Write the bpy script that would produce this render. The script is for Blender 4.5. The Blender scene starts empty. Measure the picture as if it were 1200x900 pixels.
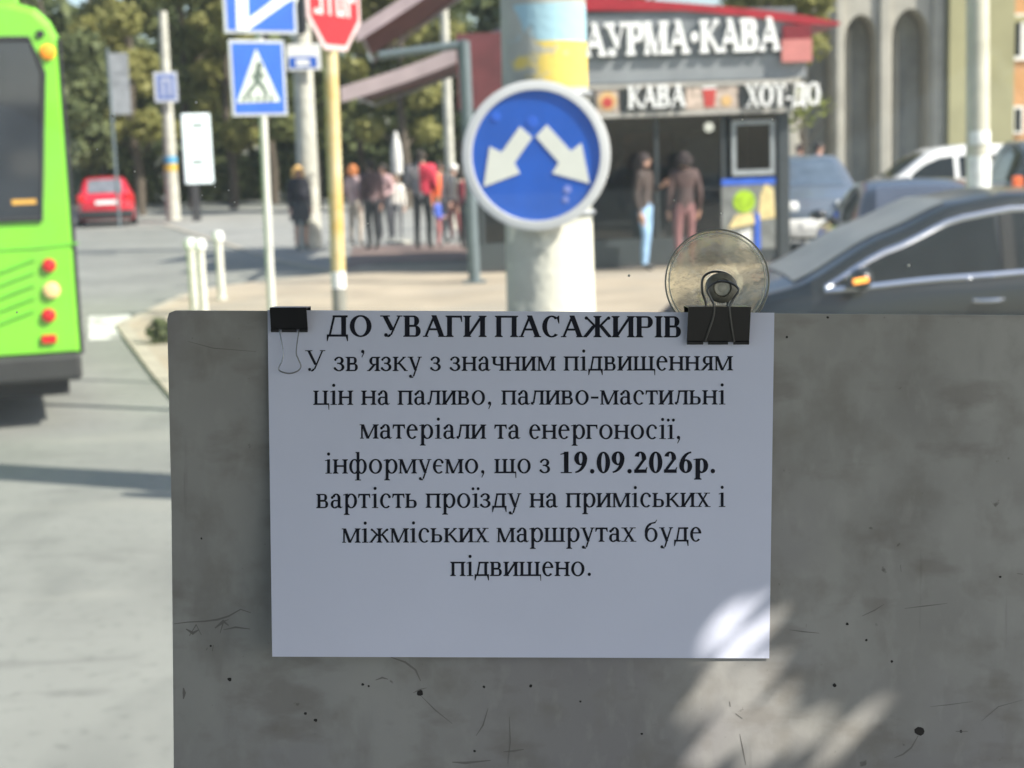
import bpy, bmesh, math, random
from mathutils import Vector, Matrix
R = math.radians
rnd = random.Random(7)
scene = bpy.context.scene
col = scene.collection

# ------------------------------------------------------------------ camera
F, H0, PITCH, ROLL = 1800.0, 1.8, math.atan(270 / 1800.0), R(1.9)
cam_d = bpy.data.cameras.new('camera')
cam = bpy.data.objects.new('camera', cam_d)
col.objects.link(cam)
U0 = Vector((0, math.sin(PITCH), math.cos(PITCH)))
FW = Vector((0, math.cos(PITCH), -math.sin(PITCH)))
X0 = Vector((1, 0, 0))
CR = X0 * math.cos(ROLL) - U0 * math.sin(ROLL)
CU = X0 * math.sin(ROLL) + U0 * math.cos(ROLL)
CO = Vector((0, 0, H0))
m = Matrix((CR, CU, -FW)).transposed().to_4x4()
m.translation = CO
cam.matrix_world = m
cam_d.sensor_width = 36.0
cam_d.lens = 36.0 * F / 1200.0
cam_d.clip_start = 0.05
cam_d.clip_end = 2000
cam_d.dof.use_dof = True
cam_d.dof.focus_distance = 0.91
cam_d.dof.aperture_fstop = 12.8
scene.camera = cam

# ------------------------------------------------------------------ sky, sun, exposure
SUN = Vector((0.68, -0.29, 0.66)).normalized()
el = math.asin(SUN.z)
w = bpy.data.worlds.new('World')
scene.world = w
w.use_nodes = True
nt = w.node_tree
sky = nt.nodes.new('ShaderNodeTexSky')
sky.sky_type = 'NISHITA'
sky.sun_disc = False
sky.sun_elevation = el
sky.sun_rotation = math.atan2(SUN.x, SUN.y)
sky.air_density = 1.0
sky.dust_density = 1.5
bg = nt.nodes['Background']
bg.inputs[1].default_value = 0.112
nt.links.new(sky.outputs[0], bg.inputs[0])
sl = bpy.data.lights.new('sun', 'SUN')
sl.energy = 4.8
sl.angle = R(0.5)
sl.color = (1.0, 0.95, 0.86)
so = bpy.data.objects.new('sun', sl)
col.objects.link(so)
so.rotation_euler = SUN.to_track_quat('Z', 'Y').to_euler()
so.location = (20, -10, 30)
scene.view_settings.view_transform = 'Standard'
scene.view_settings.look = 'None'
scene.view_settings.gamma = 1.0
scene.view_settings.exposure = 1.0
scene.cycles.max_bounces = 8
scene.cycles.transparent_max_bounces = 24
scene.cycles.use_denoising = True


# ------------------------------------------------------------------ pixel helpers (photo measured at 1200x900)
def ray(px, py):
    return (CR * ((px - 600) / F) - CU * ((py - 450) / F) + FW)


def at(px, py, Y):
    d = ray(px, py)
    return CO + d * (Y / d.y)


def gnd(px, py, z=0.0):
    d = ray(px, py)
    return CO + d * ((z - H0) / d.z)


class Plane:
    """origin + x axis + z axis; maps between local (u, v, off) and the world; off is towards the camera"""
    def __init__(s, o, ux, uz):
        s.o, s.x, s.z = Vector(o), Vector(ux).normalized(), Vector(uz).normalized()
        s.n = s.x.cross(s.z).normalized()

    def uv(s, px, py):
        d = ray(px, py)
        t = (s.o - CO).dot(s.n) / d.dot(s.n)
        p = CO + d * t - s.o
        return (p.dot(s.x), p.dot(s.z))

    def w(s, u, v, off=0.0):
        return s.o + s.x * u + s.z * v + s.n * off


# ------------------------------------------------------------------ materials
MATS = {}


def mat(name, rgb, rough=0.6, metal=0.0, var=0.12, scale=6.0, bump=0.0, coat=0.0, emit=0.0, spec=0.5, detail=4, rgb2=None, island=False):
    if name in MATS:
        return MATS[name]
    mt = bpy.data.materials.new(name)
    mt.use_nodes = True
    t = mt.node_tree
    b = t.nodes['Principled BSDF']
    b.inputs['Roughness'].default_value = rough
    b.inputs['Metallic'].default_value = metal
    b.inputs['Specular IOR Level'].default_value = spec
    if coat:
        b.inputs['Coat Weight'].default_value = coat
        b.inputs['Coat Roughness'].default_value = 0.06
    tc = t.nodes.new('ShaderNodeTexCoord')
    nz = t.nodes.new('ShaderNodeTexNoise')
    nz.inputs['Scale'].default_value = scale
    nz.inputs['Detail'].default_value = detail
    t.links.new(tc.outputs['Object'], nz.inputs['Vector'])
    rp = t.nodes.new('ShaderNodeValToRGB')
    rp.color_ramp.elements[0].position = 0.3
    rp.color_ramp.elements[1].position = 0.7
    if rgb2 is None:
        c0 = [max(0, c * (1 - var)) for c in rgb]
        c1 = [min(1, c * (1 + var)) for c in rgb]
    else:
        c0, c1 = rgb, rgb2
    rp.color_ramp.elements[0].color = (*c0, 1)
    rp.color_ramp.elements[1].color = (*c1, 1)
    if island:
        ge = t.nodes.new('ShaderNodeNewGeometry')
        mx = t.nodes.new('ShaderNodeMath')
        mx.operation = 'MULTIPLY_ADD'
        mx.inputs[1].default_value = 0.55
        ad = t.nodes.new('ShaderNodeMath')
        ad.operation = 'MULTIPLY'
        ad.inputs[1].default_value = 0.5
        t.links.new(nz.outputs['Fac'], ad.inputs[0])
        t.links.new(ge.outputs['Random Per Island'], mx.inputs[0])
        t.links.new(ad.outputs[0], mx.inputs[2])
        t.links.new(mx.outputs[0], rp.inputs['Fac'])
        rp.color_ramp.elements[0].position = 0.25
        rp.color_ramp.elements[1].position = 0.85
    else:
        t.links.new(nz.outputs['Fac'], rp.inputs['Fac'])
    t.links.new(rp.outputs['Color'], b.inputs['Base Color'])
    if emit:
        t.links.new(rp.outputs['Color'], b.inputs['Emission Color'])
        b.inputs['Emission Strength'].default_value = emit
    if bump:
        bp = t.nodes.new('ShaderNodeBump')
        bp.inputs['Strength'].default_value = bump
        bp.inputs['Distance'].default_value = 0.01
        n2 = t.nodes.new('ShaderNodeTexNoise')
        n2.inputs['Scale'].default_value = scale * 6
        n2.inputs['Detail'].default_value = 5
        t.links.new(tc.outputs['Object'], n2.inputs['Vector'])
        t.links.new(n2.outputs['Fac'], bp.inputs['Height'])
        t.links.new(bp.outputs[0], b.inputs['Normal'])
    MATS[name] = mt
    return mt


def leafmat(name, a, b_):
    mt = mat(name, a, 0.6, rgb2=b_, scale=0.6, island=True, spec=0.3)
    t = mt.node_tree
    if 'tr' not in t.nodes:
        b = t.nodes['Principled BSDF']
        out = t.nodes['Material Output']
        tr = t.nodes.new('ShaderNodeBsdfTranslucent')
        tr.name = 'tr'
        mx = t.nodes.new('ShaderNodeMixShader')
        mx.inputs[0].default_value = 0.4
        rp = [n for n in t.nodes if n.type == 'VALTORGB'][0]
        t.links.new(rp.outputs['Color'], tr.inputs['Color'])
        t.links.new(b.outputs[0], mx.inputs[1])
        t.links.new(tr.outputs[0], mx.inputs[2])
        t.links.new(mx.outputs[0], out.inputs['Surface'])
    return mt


def clear_glass(name, tint=(0.96, 0.98, 0.97), gloss=0.05, rough=0.02, dust=0.0):
    if name in MATS:
        return MATS[name]
    mt = bpy.data.materials.new(name)
    mt.use_nodes = True
    t = mt.node_tree
    t.nodes.remove(t.nodes['Principled BSDF'])
    out = t.nodes['Material Output']
    a = t.nodes.new('ShaderNodeBsdfTransparent')
    a.inputs[0].default_value = (*tint, 1)
    g = t.nodes.new('ShaderNodeBsdfGlossy')
    g.inputs['Roughness'].default_value = rough
    x = t.nodes.new('ShaderNodeMixShader')
    if gloss <= 0.02:
        x.inputs[0].default_value = gloss
    else:
        fr = t.nodes.new('ShaderNodeFresnel')
        fr.inputs[0].default_value = 1.0 + gloss * 6
        t.links.new(fr.outputs[0], x.inputs[0])
    t.links.new(a.outputs[0], x.inputs[1])
    t.links.new(g.outputs[0], x.inputs[2])
    if dust:
        tl_ = t.nodes.new('ShaderNodeBsdfTranslucent')
        tl_.inputs[0].default_value = (.95, .95, .9, 1)
        y = t.nodes.new('ShaderNodeMixShader')
        y.inputs[0].default_value = dust
        t.links.new(x.outputs[0], y.inputs[1])
        t.links.new(tl_.outputs[0], y.inputs[2])
        x = y
    t.links.new(x.outputs[0], out.inputs['Surface'])
    MATS[name] = mt
    return mt


# ------------------------------------------------------------------ mesh builder
class MB:
    def __init__(s):
        s.v, s.f, s.m = [], [], []

    def add(s, vs, fs, mi=0):
        o = len(s.v)
        s.v += [tuple(p) for p in vs]
        for f in fs:
            s.f.append(tuple(i + o for i in f))
            s.m.append(mi)
        return s

    def box(s, x0, x1, y0, y1, z0, z1, mi=0, bev=0.0):
        if bev <= 0:
            v = [(x, y, z) for x in (x0, x1) for y in (y0, y1) for z in (z0, z1)]
            return s.add(v, [(0, 1, 3, 2), (4, 6, 7, 5), (0, 4, 5, 1), (2, 3, 7, 6), (0, 2, 6, 4), (1, 5, 7, 3)], mi)
        bm = bmesh.new()
        bmesh.ops.create_cube(bm, size=1)
        for q in bm.verts:
            q.co = Vector(((x0 + x1) / 2 + q.co.x * (x1 - x0), (y0 + y1) / 2 + q.co.y * (y1 - y0), (z0 + z1) / 2 + q.co.z * (z1 - z0)))
        bmesh.ops.bevel(bm, geom=bm.edges[:], offset=bev, segments=2, affect='EDGES', profile=0.5)
        bm.verts.index_update()
        s.add([q.co[:] for q in bm.verts], [[q.index for q in f.verts] for f in bm.faces], mi)
        bm.free()
        return s

    def prism(s, pts, axis, a, b, mi=0):
        """pts 2D outline extruded along axis from a to b. axis y: pts=(x,z); x: (y,z); z: (x,y)"""
        def mk(p, t):
            return {'y': (p[0], t, p[1]), 'x': (t, p[0], p[1]), 'z': (p[0], p[1], t)}[axis]
        n = len(pts)
        v = [mk(p, a) for p in pts] + [mk(p, b) for p in pts]
        f = [tuple(range(n)), tuple(range(2 * n - 1, n - 1, -1))]
        f += [(i, n + i, n + (i + 1) % n, (i + 1) % n) for i in range(n)]
        return s.add(v, f, mi)

    def tube(s, path, r, n=8, mi=0, cap=True, closed=False):
        path = [Vector(p) for p in path]
        rs = r if isinstance(r, (list, tuple)) else [r] * len(path)
        k = len(path)
        vs, fs = [], []
        prev = None
        for i, p in enumerate(path):
            if closed:
                d = path[(i + 1) % k] - path[i - 1]
            else:
                d = path[min(i + 1, k - 1)] - path[max(i - 1, 0)]
            d.normalize()
            if prev is None:
                a = d.orthogonal().normalized()
            else:
                a = (prev - d * prev.dot(d)).normalized()
            prev = a
            b = d.cross(a)
            for j in range(n):
                t = 2 * math.pi * j / n
                vs.append(p + (a * math.cos(t) + b * math.sin(t)) * rs[i])
        for i in range(k if closed else k - 1):
            for j in range(n):
                i2 = (i + 1) % k
                fs.append((i * n + j, i * n + (j + 1) % n, i2 * n + (j + 1) % n, i2 * n + j))
        if cap and not closed:
            fs.append(tuple(range(n - 1, -1, -1)))
            fs.append(tuple((k - 1) * n + j for j in range(n)))
        return s.add(vs, fs, mi)

    def lathe(s, prof, n=24, c=(0, 0, 0), axis='z', mi=0):
        vs, fs = [], []
        for (r, h) in prof:
            for j in range(n):
                t = 2 * math.pi * j / n
                a, b = r * math.cos(t), r * math.sin(t)
                p = {'z': (a, b, h), 'y': (a, h, b), 'x': (h, a, b)}[axis]
                vs.append((p[0] + c[0], p[1] + c[1], p[2] + c[2]))
        for i in range(len(prof) - 1):
            for j in range(n):
                fs.append((i * n + j, i * n + (j + 1) % n, (i + 1) * n + (j + 1) % n, (i + 1) * n + j))
        fs.append(tuple(range(n - 1, -1, -1)))
        k = (len(prof) - 1) * n
        fs.append(tuple(k + j for j in range(n)))
        return s.add(vs, fs, mi)

    def ball(s, c, rx, ry=None, rz=None, n=12, mi=0):
        ry = ry or rx
        rz = rz or rx
        vs, fs = [], []
        h = n // 2
        for i in range(h + 1):
            a = math.pi * i / h
            for j in range(n):
                t = 2 * math.pi * j / n
                vs.append((c[0] + rx * math.sin(a) * math.cos(t), c[1] + ry * math.sin(a) * math.sin(t), c[2] + rz * math.cos(a)))
        for i in range(h):
            for j in range(n):
                fs.append((i * n + j, (i + 1) * n + j, (i + 1) * n + (j + 1) % n, i * n + (j + 1) % n))
        return s.add(vs, fs, mi)

    def build(s, name, mats, parent=None, smooth=False, fix=True):
        me = bpy.data.meshes.new(name)
        me.from_pydata(s.v, [], s.f)
        if not isinstance(mats, (list, tuple)):
            mats = [mats]
        for q in mats:
            me.materials.append(q)
        if len(mats) > 1:
            me.polygons.foreach_set('material_index', s.m)
        if fix:
            bm = bmesh.new()
            bm.from_mesh(me)
            bmesh.ops.recalc_face_normals(bm, faces=bm.faces[:])
            bm.to_mesh(me)
            bm.free()
        if smooth:
            me.polygons.foreach_set('use_smooth', [True] * len(me.polygons))
            try:
                me.set_sharp_from_angle(angle=R(38))
            except Exception:
                pass
        me.update()
        o = bpy.data.objects.new(name, me)
        col.objects.link(o)
        if parent is not None:
            o.parent = parent
        return o


def tag(o, label, cat, group=None):
    o['label'] = label
    o['category'] = cat
    if group:
        o['group'] = group
    return o


def struct(o, kind='structure'):
    o['kind'] = kind
    return o


def thing(name, label, cat, loc=(0, 0, 0), rz=0.0, group=None, mw=None):
    o = bpy.data.objects.new(name, None)
    o.empty_display_size = 0.2
    col.objects.link(o)
    if mw is not None:
        o.matrix_world = mw
    else:
        o.location = loc
        o.rotation_euler = (0, 0, rz)
    return tag(o, label, cat, group)


def copy_thing(o, parent=None):
    c = o.copy()
    col.objects.link(c)
    if parent is not None:
        c.parent = parent
    for ch in list(o.children):
        copy_thing(ch, c)
    return c


def plane_thing(name, label, cat, pl, group=None):
    """an Empty whose local x, z lie in the plane and whose -y points at the camera side"""
    mw = Matrix((pl.x, -pl.n, pl.z)).transposed().to_4x4()
    mw.translation = pl.o
    return thing(name, label, cat, group=group, mw=mw)


# ------------------------------------------------------------------ serif letter shapes (outlines written here)
def glyph(ch, bold):
    W = 0.152 if bold else 0.094
    T = 0.05 if bold else 0.042
    S, e = (0.034, 0.05) if bold else (0.026, 0.05)
    P = []

    def Rr(x0, y0, x1, y1):
        P.append([(x0, y0), (x1, y0), (x1, y1), (x0, y1)])

    def SR(xc, y, hw):
        P.append([(xc - hw, y), (xc + hw, y), (xc + hw, y + S), (xc - hw, y + S)])

    def ST(x, h, y0=0.0, b=True, t=True, lft=True, rgt=True):
        Rr(x, y0, x + W, h)
        for on, y in ((b, y0), (t, h - S)):
            if on:
                Rr(x - (e if lft else 0), y, x + W + (e if rgt else 0), y + S)
                br = 0.03
                yy, sg = (y + S, 1) if y == y0 else (y, -1)
                if lft:
                    P.append([(x - e * 0.6, yy), (x, yy), (x, yy + sg * br)])
                if rgt:
                    P.append([(x + W + e * 0.6, yy), (x + W, yy), (x + W, yy + sg * br)])

    def RING(cx, cy, rx, ry, a0=0, a1=360, w_=None, t_=None):
        w_ = W if w_ is None else w_
        t_ = T if t_ is None else t_
        n = max(4, int(abs(a1 - a0) / 14))
        for i in range(n):
            q = []
            for a in (a0 + (a1 - a0) * i / n, a0 + (a1 - a0) * (i + 1) / n):
                q.append((math.cos(R(a)), math.sin(R(a))))
            (c0, s0), (c1, s1) = q
            P.append([(cx + rx * c0, cy + ry * s0), (cx + rx * c1, cy + ry * s1),
                      (cx + (rx - w_) * c1, cy + (ry - t_) * s1), (cx + (rx - w_) * c0, cy + (ry - t_) * s0)])

    def BOWL(x0, y0, y1, xr):
        ry = (y1 - y0) / 2
        rx = min(xr - x0, max(ry * 0.95, W * 1.15))
        xm = xr - rx
        RING(xm, (y0 + y1) / 2, rx, ry, -90, 90)
        if xm > x0:
            Rr(x0, y0, xm, y0 + T)
            Rr(x0, y1 - T, xm, y1)

    def DG(x0, y0, x1, y1, w_):
        P.append([(x0 - w_ / 2, y0), (x0 + w_ / 2, y0), (x1 + w_ / 2, y1), (x1 - w_ / 2, y1)])

    def DOT(cx, cy, r):
        P.append([(cx + r * math.cos(R(a)), cy + r * math.sin(R(a))) for a in range(0, 360, 36)])

    def mir(adv):
        for i, p in enumerate(P):
            P[i] = [(adv - x, y) for x, y in p][::-1]

    up = ch.isupper()
    h = 0.662 if up else 0.452
    g = 1.36 if up else 1.0           # width factor of capitals
    k = ch.lower()
    HT = T * 1.25
    adv = 0.5
    a = 0.055
    if ch == ' ':
        return [], 0.25
    if ch == '.':
        DOT(0.125, 0.055, 0.075 if bold else 0.055)
        return P, 0.25
    if ch == '·':
        DOT(0.19, 0.33, 0.085)
        return P, 0.38
    if ch in ',’':
        y = 0.05 if ch == ',' else 0.62
        DOT(0.115, y, 0.055)
        P.append([(0.17, y), (0.165, y - 0.06), (0.09, y - 0.19), (0.075, y - 0.175), (0.125, y - 0.06), (0.1, y)])
        return P, 0.25
    if ch == '-':
        Rr(0.04, 0.19, 0.29, 0.255)
        return P, 0.333
    if ch in '0169' or ch == '2':
        H = 0.676
        if ch == '0':
            RING(0.25, 0.333, 0.225, 0.345, 0, 360)
        elif ch == '1':
            Rr(0.18, 0, 0.18 + W, H)
            Rr(0.07, 0, 0.18 + W + 0.11, S)
            P.append([(0.06, 0.58), (0.18, 0.6), (0.18 + W, H), (0.18 + W * 0.8, H + 0.005), (0.06, 0.61)])
        elif ch == '2':
            RING(0.235, 0.47, 0.2, 0.21, -15, 165)
            DG(0.09, 0.08, 0.36, 0.43, W * 0.75)
            Rr(0.03, 0, 0.45, 0.11)
            P.append([(0.4, 0.1), (0.45, 0.1), (0.48, 0.19), (0.455, 0.19)])
        else:
            RING(0.26, 0.21, 0.215, 0.22)
            RING(0.47, 0.2, 0.43, 0.48, 95, 180, W * 0.95, T)
            if ch == '9':
                for i, p in enumerate(P):
                    P[i] = [(0.5 - x, 0.676 - y) for x, y in p]
        return P, 0.5
    if k == 'п' or k == 'н' or k == 'и':
        b = (0.40 if up else 0.375) * 1.0 + (0.17 if up else 0.0) - (0.0 if not bold else 0.03)
        ST(a, h)
        ST(b, h)
        if k == 'п':
            Rr(a, h - HT, b + W, h)
        elif k == 'н':
            Rr(a + W, h * 0.47, b, h * 0.47 + HT)
        else:
            DG(a + W * 0.8, h * 0.07, b + W * 0.2, h * 0.93, HT * 1.5)
        adv = b + W + a
    elif k == 'ш' or k == 'щ' or k == 'ц':
        sp = 0.255 * (1.25 if up else 1) if k != 'ц' else 0.31
        n = 2 if k == 'ц' else 3
        for i in range(n):
            ST(a + sp * i, h)
        xr = a + sp * (n - 1) + W
        Rr(a, 0, xr, HT)
        adv = xr + a
        if k != 'ш':
            Rr(xr, 0, xr + 0.075, HT)
            P.append([(xr + 0.045, 0.02), (xr + 0.08, 0.02), (xr + 0.08, -0.15), (xr + 0.06, -0.15)])
            adv = xr + 0.085
    elif k == 'в':
        ST(a, h, rgt=False)
        BOWL(a + W, 0, h * 0.54, 0.41 * g)
        BOWL(a + W, h * 0.49, h, 0.375 * g)
        adv = 0.455 * g
    elif k == 'ь':
        ST(a, h, rgt=True)
        BOWL(a + W, 0, h * 0.57, 0.4)
        adv = 0.44
    elif k == 'я':
        ST(a, h)
        BOWL(a + W, h * 0.42, h, 0.37)
        DG(a + W + 0.05, h * 0.46, 0.36, S, W)
        SR(0.39, 0, 0.055)
        adv = 0.455
        mir(adv)
    elif k == 'г' or k == 'т':
        if k == 'г':
            ST(a, h)
            x1 = 0.385 * g
            Rr(a, h - HT, x1, h)
            P.append([(x1 - 0.06, h - HT), (x1, h - HT), (x1 + 0.005, h - h * 0.3), (x1 - 0.02, h - h * 0.3)])
            adv = 0.41 * g
        else:
            adv = 0.435 * g
            ST(adv / 2 - W / 2, h)
            Rr(0.02, h - HT, adv - 0.02, h)
            P.append([(0.02, h), (0.075, h - HT), (0.035, h * 0.7), (0.012, h * 0.7)])
            P.append([(adv - 0.02, h), (adv - 0.075, h - HT), (adv - 0.035, h * 0.7), (adv - 0.012, h * 0.7)])
    elif k == 'к':
        ST(a, h)
        x = 0.42 * g
        DG(a + W + 0.01, h * 0.47, x - 0.04, h * 0.95, HT * 1.5)
        DG(a + W + 0.07, h * 0.56, x + 0.0, S, W)
        SR(x + 0.02, 0, 0.065)
        SR(x - 0.035, h - S, 0.06)
        adv = x + 0.075
    elif k == 'ж':
        adv = 0.69 * (1.28 if up else 1)
        c = adv / 2
        ST(c - W / 2, h)
        for sg in (-1, 1):
            DG(c + sg * 0.04, h * 0.47, c + sg * (c - 0.09), h * 0.93, HT * 1.5)
            DG(c + sg * 0.1, h * 0.55, c + sg * (c - 0.07), S, W * 0.9)
            SR(c + sg * (c - 0.06), 0, 0.058)
            DOT(c + sg * (c - 0.09), h * 0.9, 0.04 if not bold else 0.055)
    elif k == 'м':
        wd = 0.5 * (1.3 if up else 1)
        Rr(a, 0, a + HT, h)
        SR(a + HT / 2, 0, 0.065)
        Rr(a - 0.05, h - S, a + W, h)
        ST(a + wd - W + 0.03, h)
        mx = a + wd * 0.45
        DG(a + W * 0.5, h, mx, 0.0, W)
        DG(a + wd - W + 0.05, h, mx, 0.0, HT)
        adv = a + wd + 0.03 + a
    elif k == 'л' or k == 'д':
        b = 0.345 * (1.38 if up else 1)
        if k == 'л':
            ST(b, h)
            DG(0.115, 0.05, 0.195 * g * 0.95, h, HT * 1.1)
            DOT(0.068, 0.045, 0.045)
            Rr(0.06, 0.0, 0.115, 0.04)
            Rr(0.14 * g, h - HT, b + W, h)
            adv = b + W + a
        else:
            Rr(b, 0, b + W, h)
            DG(0.11, S, 0.2 * g * 0.95, h, HT * 1.1)
            Rr(0.15 * g, h - HT, b + W + e, h)
            Rr(0.02, 0, b + W + 0.06, HT * 1.1)
            P.append([(0.02, 0.01), (0.02, -0.14), (0.045, -0.14), (0.09, 0.01)])
            P.append([(b + W + 0.06, 0.01), (b + W + 0.06, -0.14), (b + W + 0.035, -0.14), (b + W - 0.01, 0.01)])
            adv = b + W + 0.08
    elif k == 'о':
        rx = 0.345 if up else 0.222
        RING(rx + 0.035, h / 2, rx, h / 2 + 0.012)
        adv = 2 * rx + 0.07
    elif k in 'сє':
        rx = 0.3 if up else 0.2
        cx = rx + 0.035
        RING(cx, h / 2, rx, h / 2 + 0.012, 48, 312)
        if up:
            P.append([(cx + rx * 0.5, h * 0.93), (cx + rx * 0.72, h * 0.64), (cx + rx * 0.8, h * 0.64), (cx + rx * 0.8, h * 1.01), (cx + rx * 0.72, h * 1.01)])
        else:
            DOT(cx + 0.115, h * 0.78, 0.045)
        if k == 'є':
            Rr(cx - rx * 0.7, h * 0.48, cx + 0.09, h * 0.48 + T)
        adv = cx + rx * 0.88 + 0.02
    elif ch == 'е':
        RING(0.225, h / 2, 0.19, h / 2 + 0.012, 12, 318)
        Rr(0.08, h * 0.56, 0.405, h * 0.56 + T)
        adv = 0.44
    elif k == 'з':
        RING(0.185, h * 0.745, 0.155, h * 0.27, -85, 150)
        RING(0.185, h * 0.275, 0.18, h * 0.29, -150, 85)
        DOT(0.065, h * 0.8, 0.04)
        DOT(0.05, h * 0.19, 0.042)
        Rr(0.12, h * 0.5, 0.21, h * 0.5 + T)
        adv = 0.4
    elif ch == 'а':
        sx = 0.27
        Rr(sx, 0.06, sx + W, 0.32)
        RING(sx + W - 0.142, 0.315, 0.142, 0.148, 0, 165)
        DOT(0.088, 0.335, 0.046)
        RING(0.175, 0.125, 0.14, 0.137, 75, 320, W * 0.95, T)
        Rr(0.19, 0.215, sx + 0.01, 0.215 + T)
        DG(0.24, 0.03, sx + 0.02, 0.085, T)
        P.append([(sx, 0.08), (sx + W, 0.08), (sx + W + 0.02, 0.035), (sx + W + 0.075, 0.05), (sx + W + 0.075, 0.035), (sx + W + 0.01, -0.008), (sx + 0.01, 0.02)])
        adv = 0.442
    elif ch == 'і' or ch == 'ї':
        Rr(0.1, 0, 0.1 + W, h)
        SR(0.1 + W / 2, 0, W / 2 + 0.06)
        P.append([(0.03, h - 0.055), (0.1, h - 0.045), (0.1 + W, h + 0.008), (0.1 + W, h + 0.008), (0.03, h - 0.03)])
        if ch == 'і':
            DOT(0.1 + W / 2, 0.62, 0.053)
        else:
            DOT(0.055, 0.6, 0.05)
            DOT(0.225, 0.6, 0.05)
        adv = 0.278
    elif ch == 'І':
        ST(0.07, h, rgt=True)
        adv = 0.14 + W
    elif ch == 'р':
        ST(0.085, h, -0.217, t=False)
        P.append([(0.015, h - 0.05), (0.085, h - 0.04), (0.085 + W, h + 0.008), (0.015, h - 0.025)])
        RING(0.285, h / 2, 0.195 + (0.03 if bold else 0), h / 2 + 0.01, -150, 150)
        adv = 0.5 + (0.04 if bold else 0)
    elif ch == 'Р':
        ST(a, h)
        BOWL(a + W, h * 0.44, h, 0.56)
        adv = 0.6
    elif ch == 'у':
        DG(0.1, h, 0.27, 0.02, W)
        DG(0.41, h, 0.2, -0.17, HT)
        DOT(0.1, -0.165, 0.05)
        Rr(0.1, -0.217, 0.19, -0.175)
        SR(0.1, h - S, 0.095)
        SR(0.405, h - S, 0.07)
        adv = 0.49
    elif ch == 'У':
        DG(0.13, h, 0.37, 0.2, W)
        DG(0.6, h, 0.33, 0.06, HT)
        RING(0.24, 0.09, 0.1, 0.1, 250, 350, T * 1.6, T * 1.2)
        DOT(0.17, 0.055, 0.06 if bold else 0.05)
        SR(0.14, h - S, W / 2 + 0.075)
        SR(0.6, h - S, 0.09)
        adv = 0.71
    elif ch == 'ф':
        Rr(0.33 - W / 2, -0.217, 0.33 + W / 2, 0.683)
        SR(0.33, -0.217, 0.1)
        Rr(0.25, 0.655, 0.33, 0.683)
        RING(0.215, h / 2, 0.18, h / 2 + 0.012, 25, 335)
        RING(0.445, h / 2, 0.18, h / 2 + 0.012, -155, 155)
        adv = 0.66
    elif ch == 'б':
        RING(0.255, 0.215, 0.215, 0.228)
        RING(0.29, 0.3, 0.25, 0.305, 100, 190, W * 0.85, T * 1.8)
        P.append([(0.24, 0.6), (0.24, 0.55), (0.4, 0.585), (0.45, 0.69), (0.43, 0.695), (0.39, 0.63)])
        adv = 0.51
    elif k == 'х':
        x = 0.4 * g
        DG(0.1, h, x, 0, W)
        DG(x - 0.02, h, 0.1, 0, HT * 1.1)
        for (xx, yy) in ((0.1, 0), (x, 0), (0.1, h - S), (x - 0.02, h - S)):
            SR(xx, yy, 0.085 + W * 0.15)
        adv = x + 0.09
    elif ch == 'ч':
        ST(0.33, h)
        ST(0.07, h, h * 0.55, b=False)
        RING(0.07 + 0.17, h * 0.56, 0.17, h * 0.2, 180, 275, W, HT)
        Rr(0.24, h * 0.36, 0.34, h * 0.36 + HT)
        adv = 0.33 + W + a
    elif ch == 'А':
        DG(0.09, 0, 0.37, h, HT * 1.2)
        DG(0.61, 0, 0.355, h + 0.012, W * 1.05)
        Rr(0.18, h * 0.31, 0.52, h * 0.31 + HT)
        SR(0.095, 0, 0.085)
        SR(0.605, 0, 0.115)
        adv = 0.72
    else:
        raise ValueError('no shape for ' + ch)
    return P, adv


def text_polys(runs):
    """runs: [(string, bold)] -> list of polygons in em units and the total width"""
    out, x = [], 0.0
    for s, b in runs:
        for ch in s:
            P, adv = glyph(ch, b)
            for p in P:
                out.append([(q[0] + x, q[1]) for q in p])
            x += adv
    xs = [q[0] for p in out for q in p]
    x0, x1 = min(xs), max(xs)
    return [[(q[0] - x0, q[1]) for q in p] for p in out], x1 - x0


def raised_text(mb, runs, u0, u1, v0, em, y0, y1, fat=0.0):
    """solid letters in the x-z plane between depth y0 (front) and y1, sheared to v0=(left,right) baseline"""
    polys, wd = text_polys(runs)
    s = (u1 - u0) / wd
    for i, p in enumerate(polys):
        n = len(p)
        cx = sum(q[0] for q in p) / n
        cy = sum(q[1] for q in p) / n
        pts = []
        for x, y in p:
            if fat:
                x += fat * (1 if x > cx else -1)
                y += fat * (1 if y > cy else -1)
            pts.append((u0 + x * s, v0 + y * em))
        mb.prism(pts, 'y', y0 - 0.0004 * (i % 7), y1)


# ------------------------------------------------------------------ common materials
M_steel = mat('galvanised steel', (0.45, 0.46, 0.46), 0.45, 0.7, scale=20)
M_black = mat('black plastic', (0.02, 0.02, 0.022), 0.5, scale=30)
M_dark = mat('dark rubber', (0.018, 0.018, 0.02), 0.8, scale=20)
M_white = mat('white paint', (0.75, 0.75, 0.72), 0.5, var=0.08, scale=8)
M_blue = mat('sign blue', (0.012, 0.095, 0.46), 0.4, var=0.12, scale=5)
M_conc = mat('pale concrete', (0.44, 0.43, 0.37), 0.85, var=0.2, scale=5, bump=0.3)
M_carglass = mat('dark car glass', (0.012, 0.015, 0.016), 0.06, var=0.2, spec=0.22)
M_chrome = mat('chrome', (0.75, 0.76, 0.78), 0.18, 1.0, var=0.05)
M_alloy = mat('alloy', (0.5, 0.51, 0.52), 0.3, 0.9)
M_redlamp = mat('red lamp', (0.55, 0.01, 0.012), 0.25, var=0.1)
M_amber = mat('amber lamp', (0.85, 0.3, 0.02), 0.25, var=0.1)
M_lampw = mat('clear lamp', (0.8, 0.82, 0.8), 0.2, var=0.1)
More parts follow.
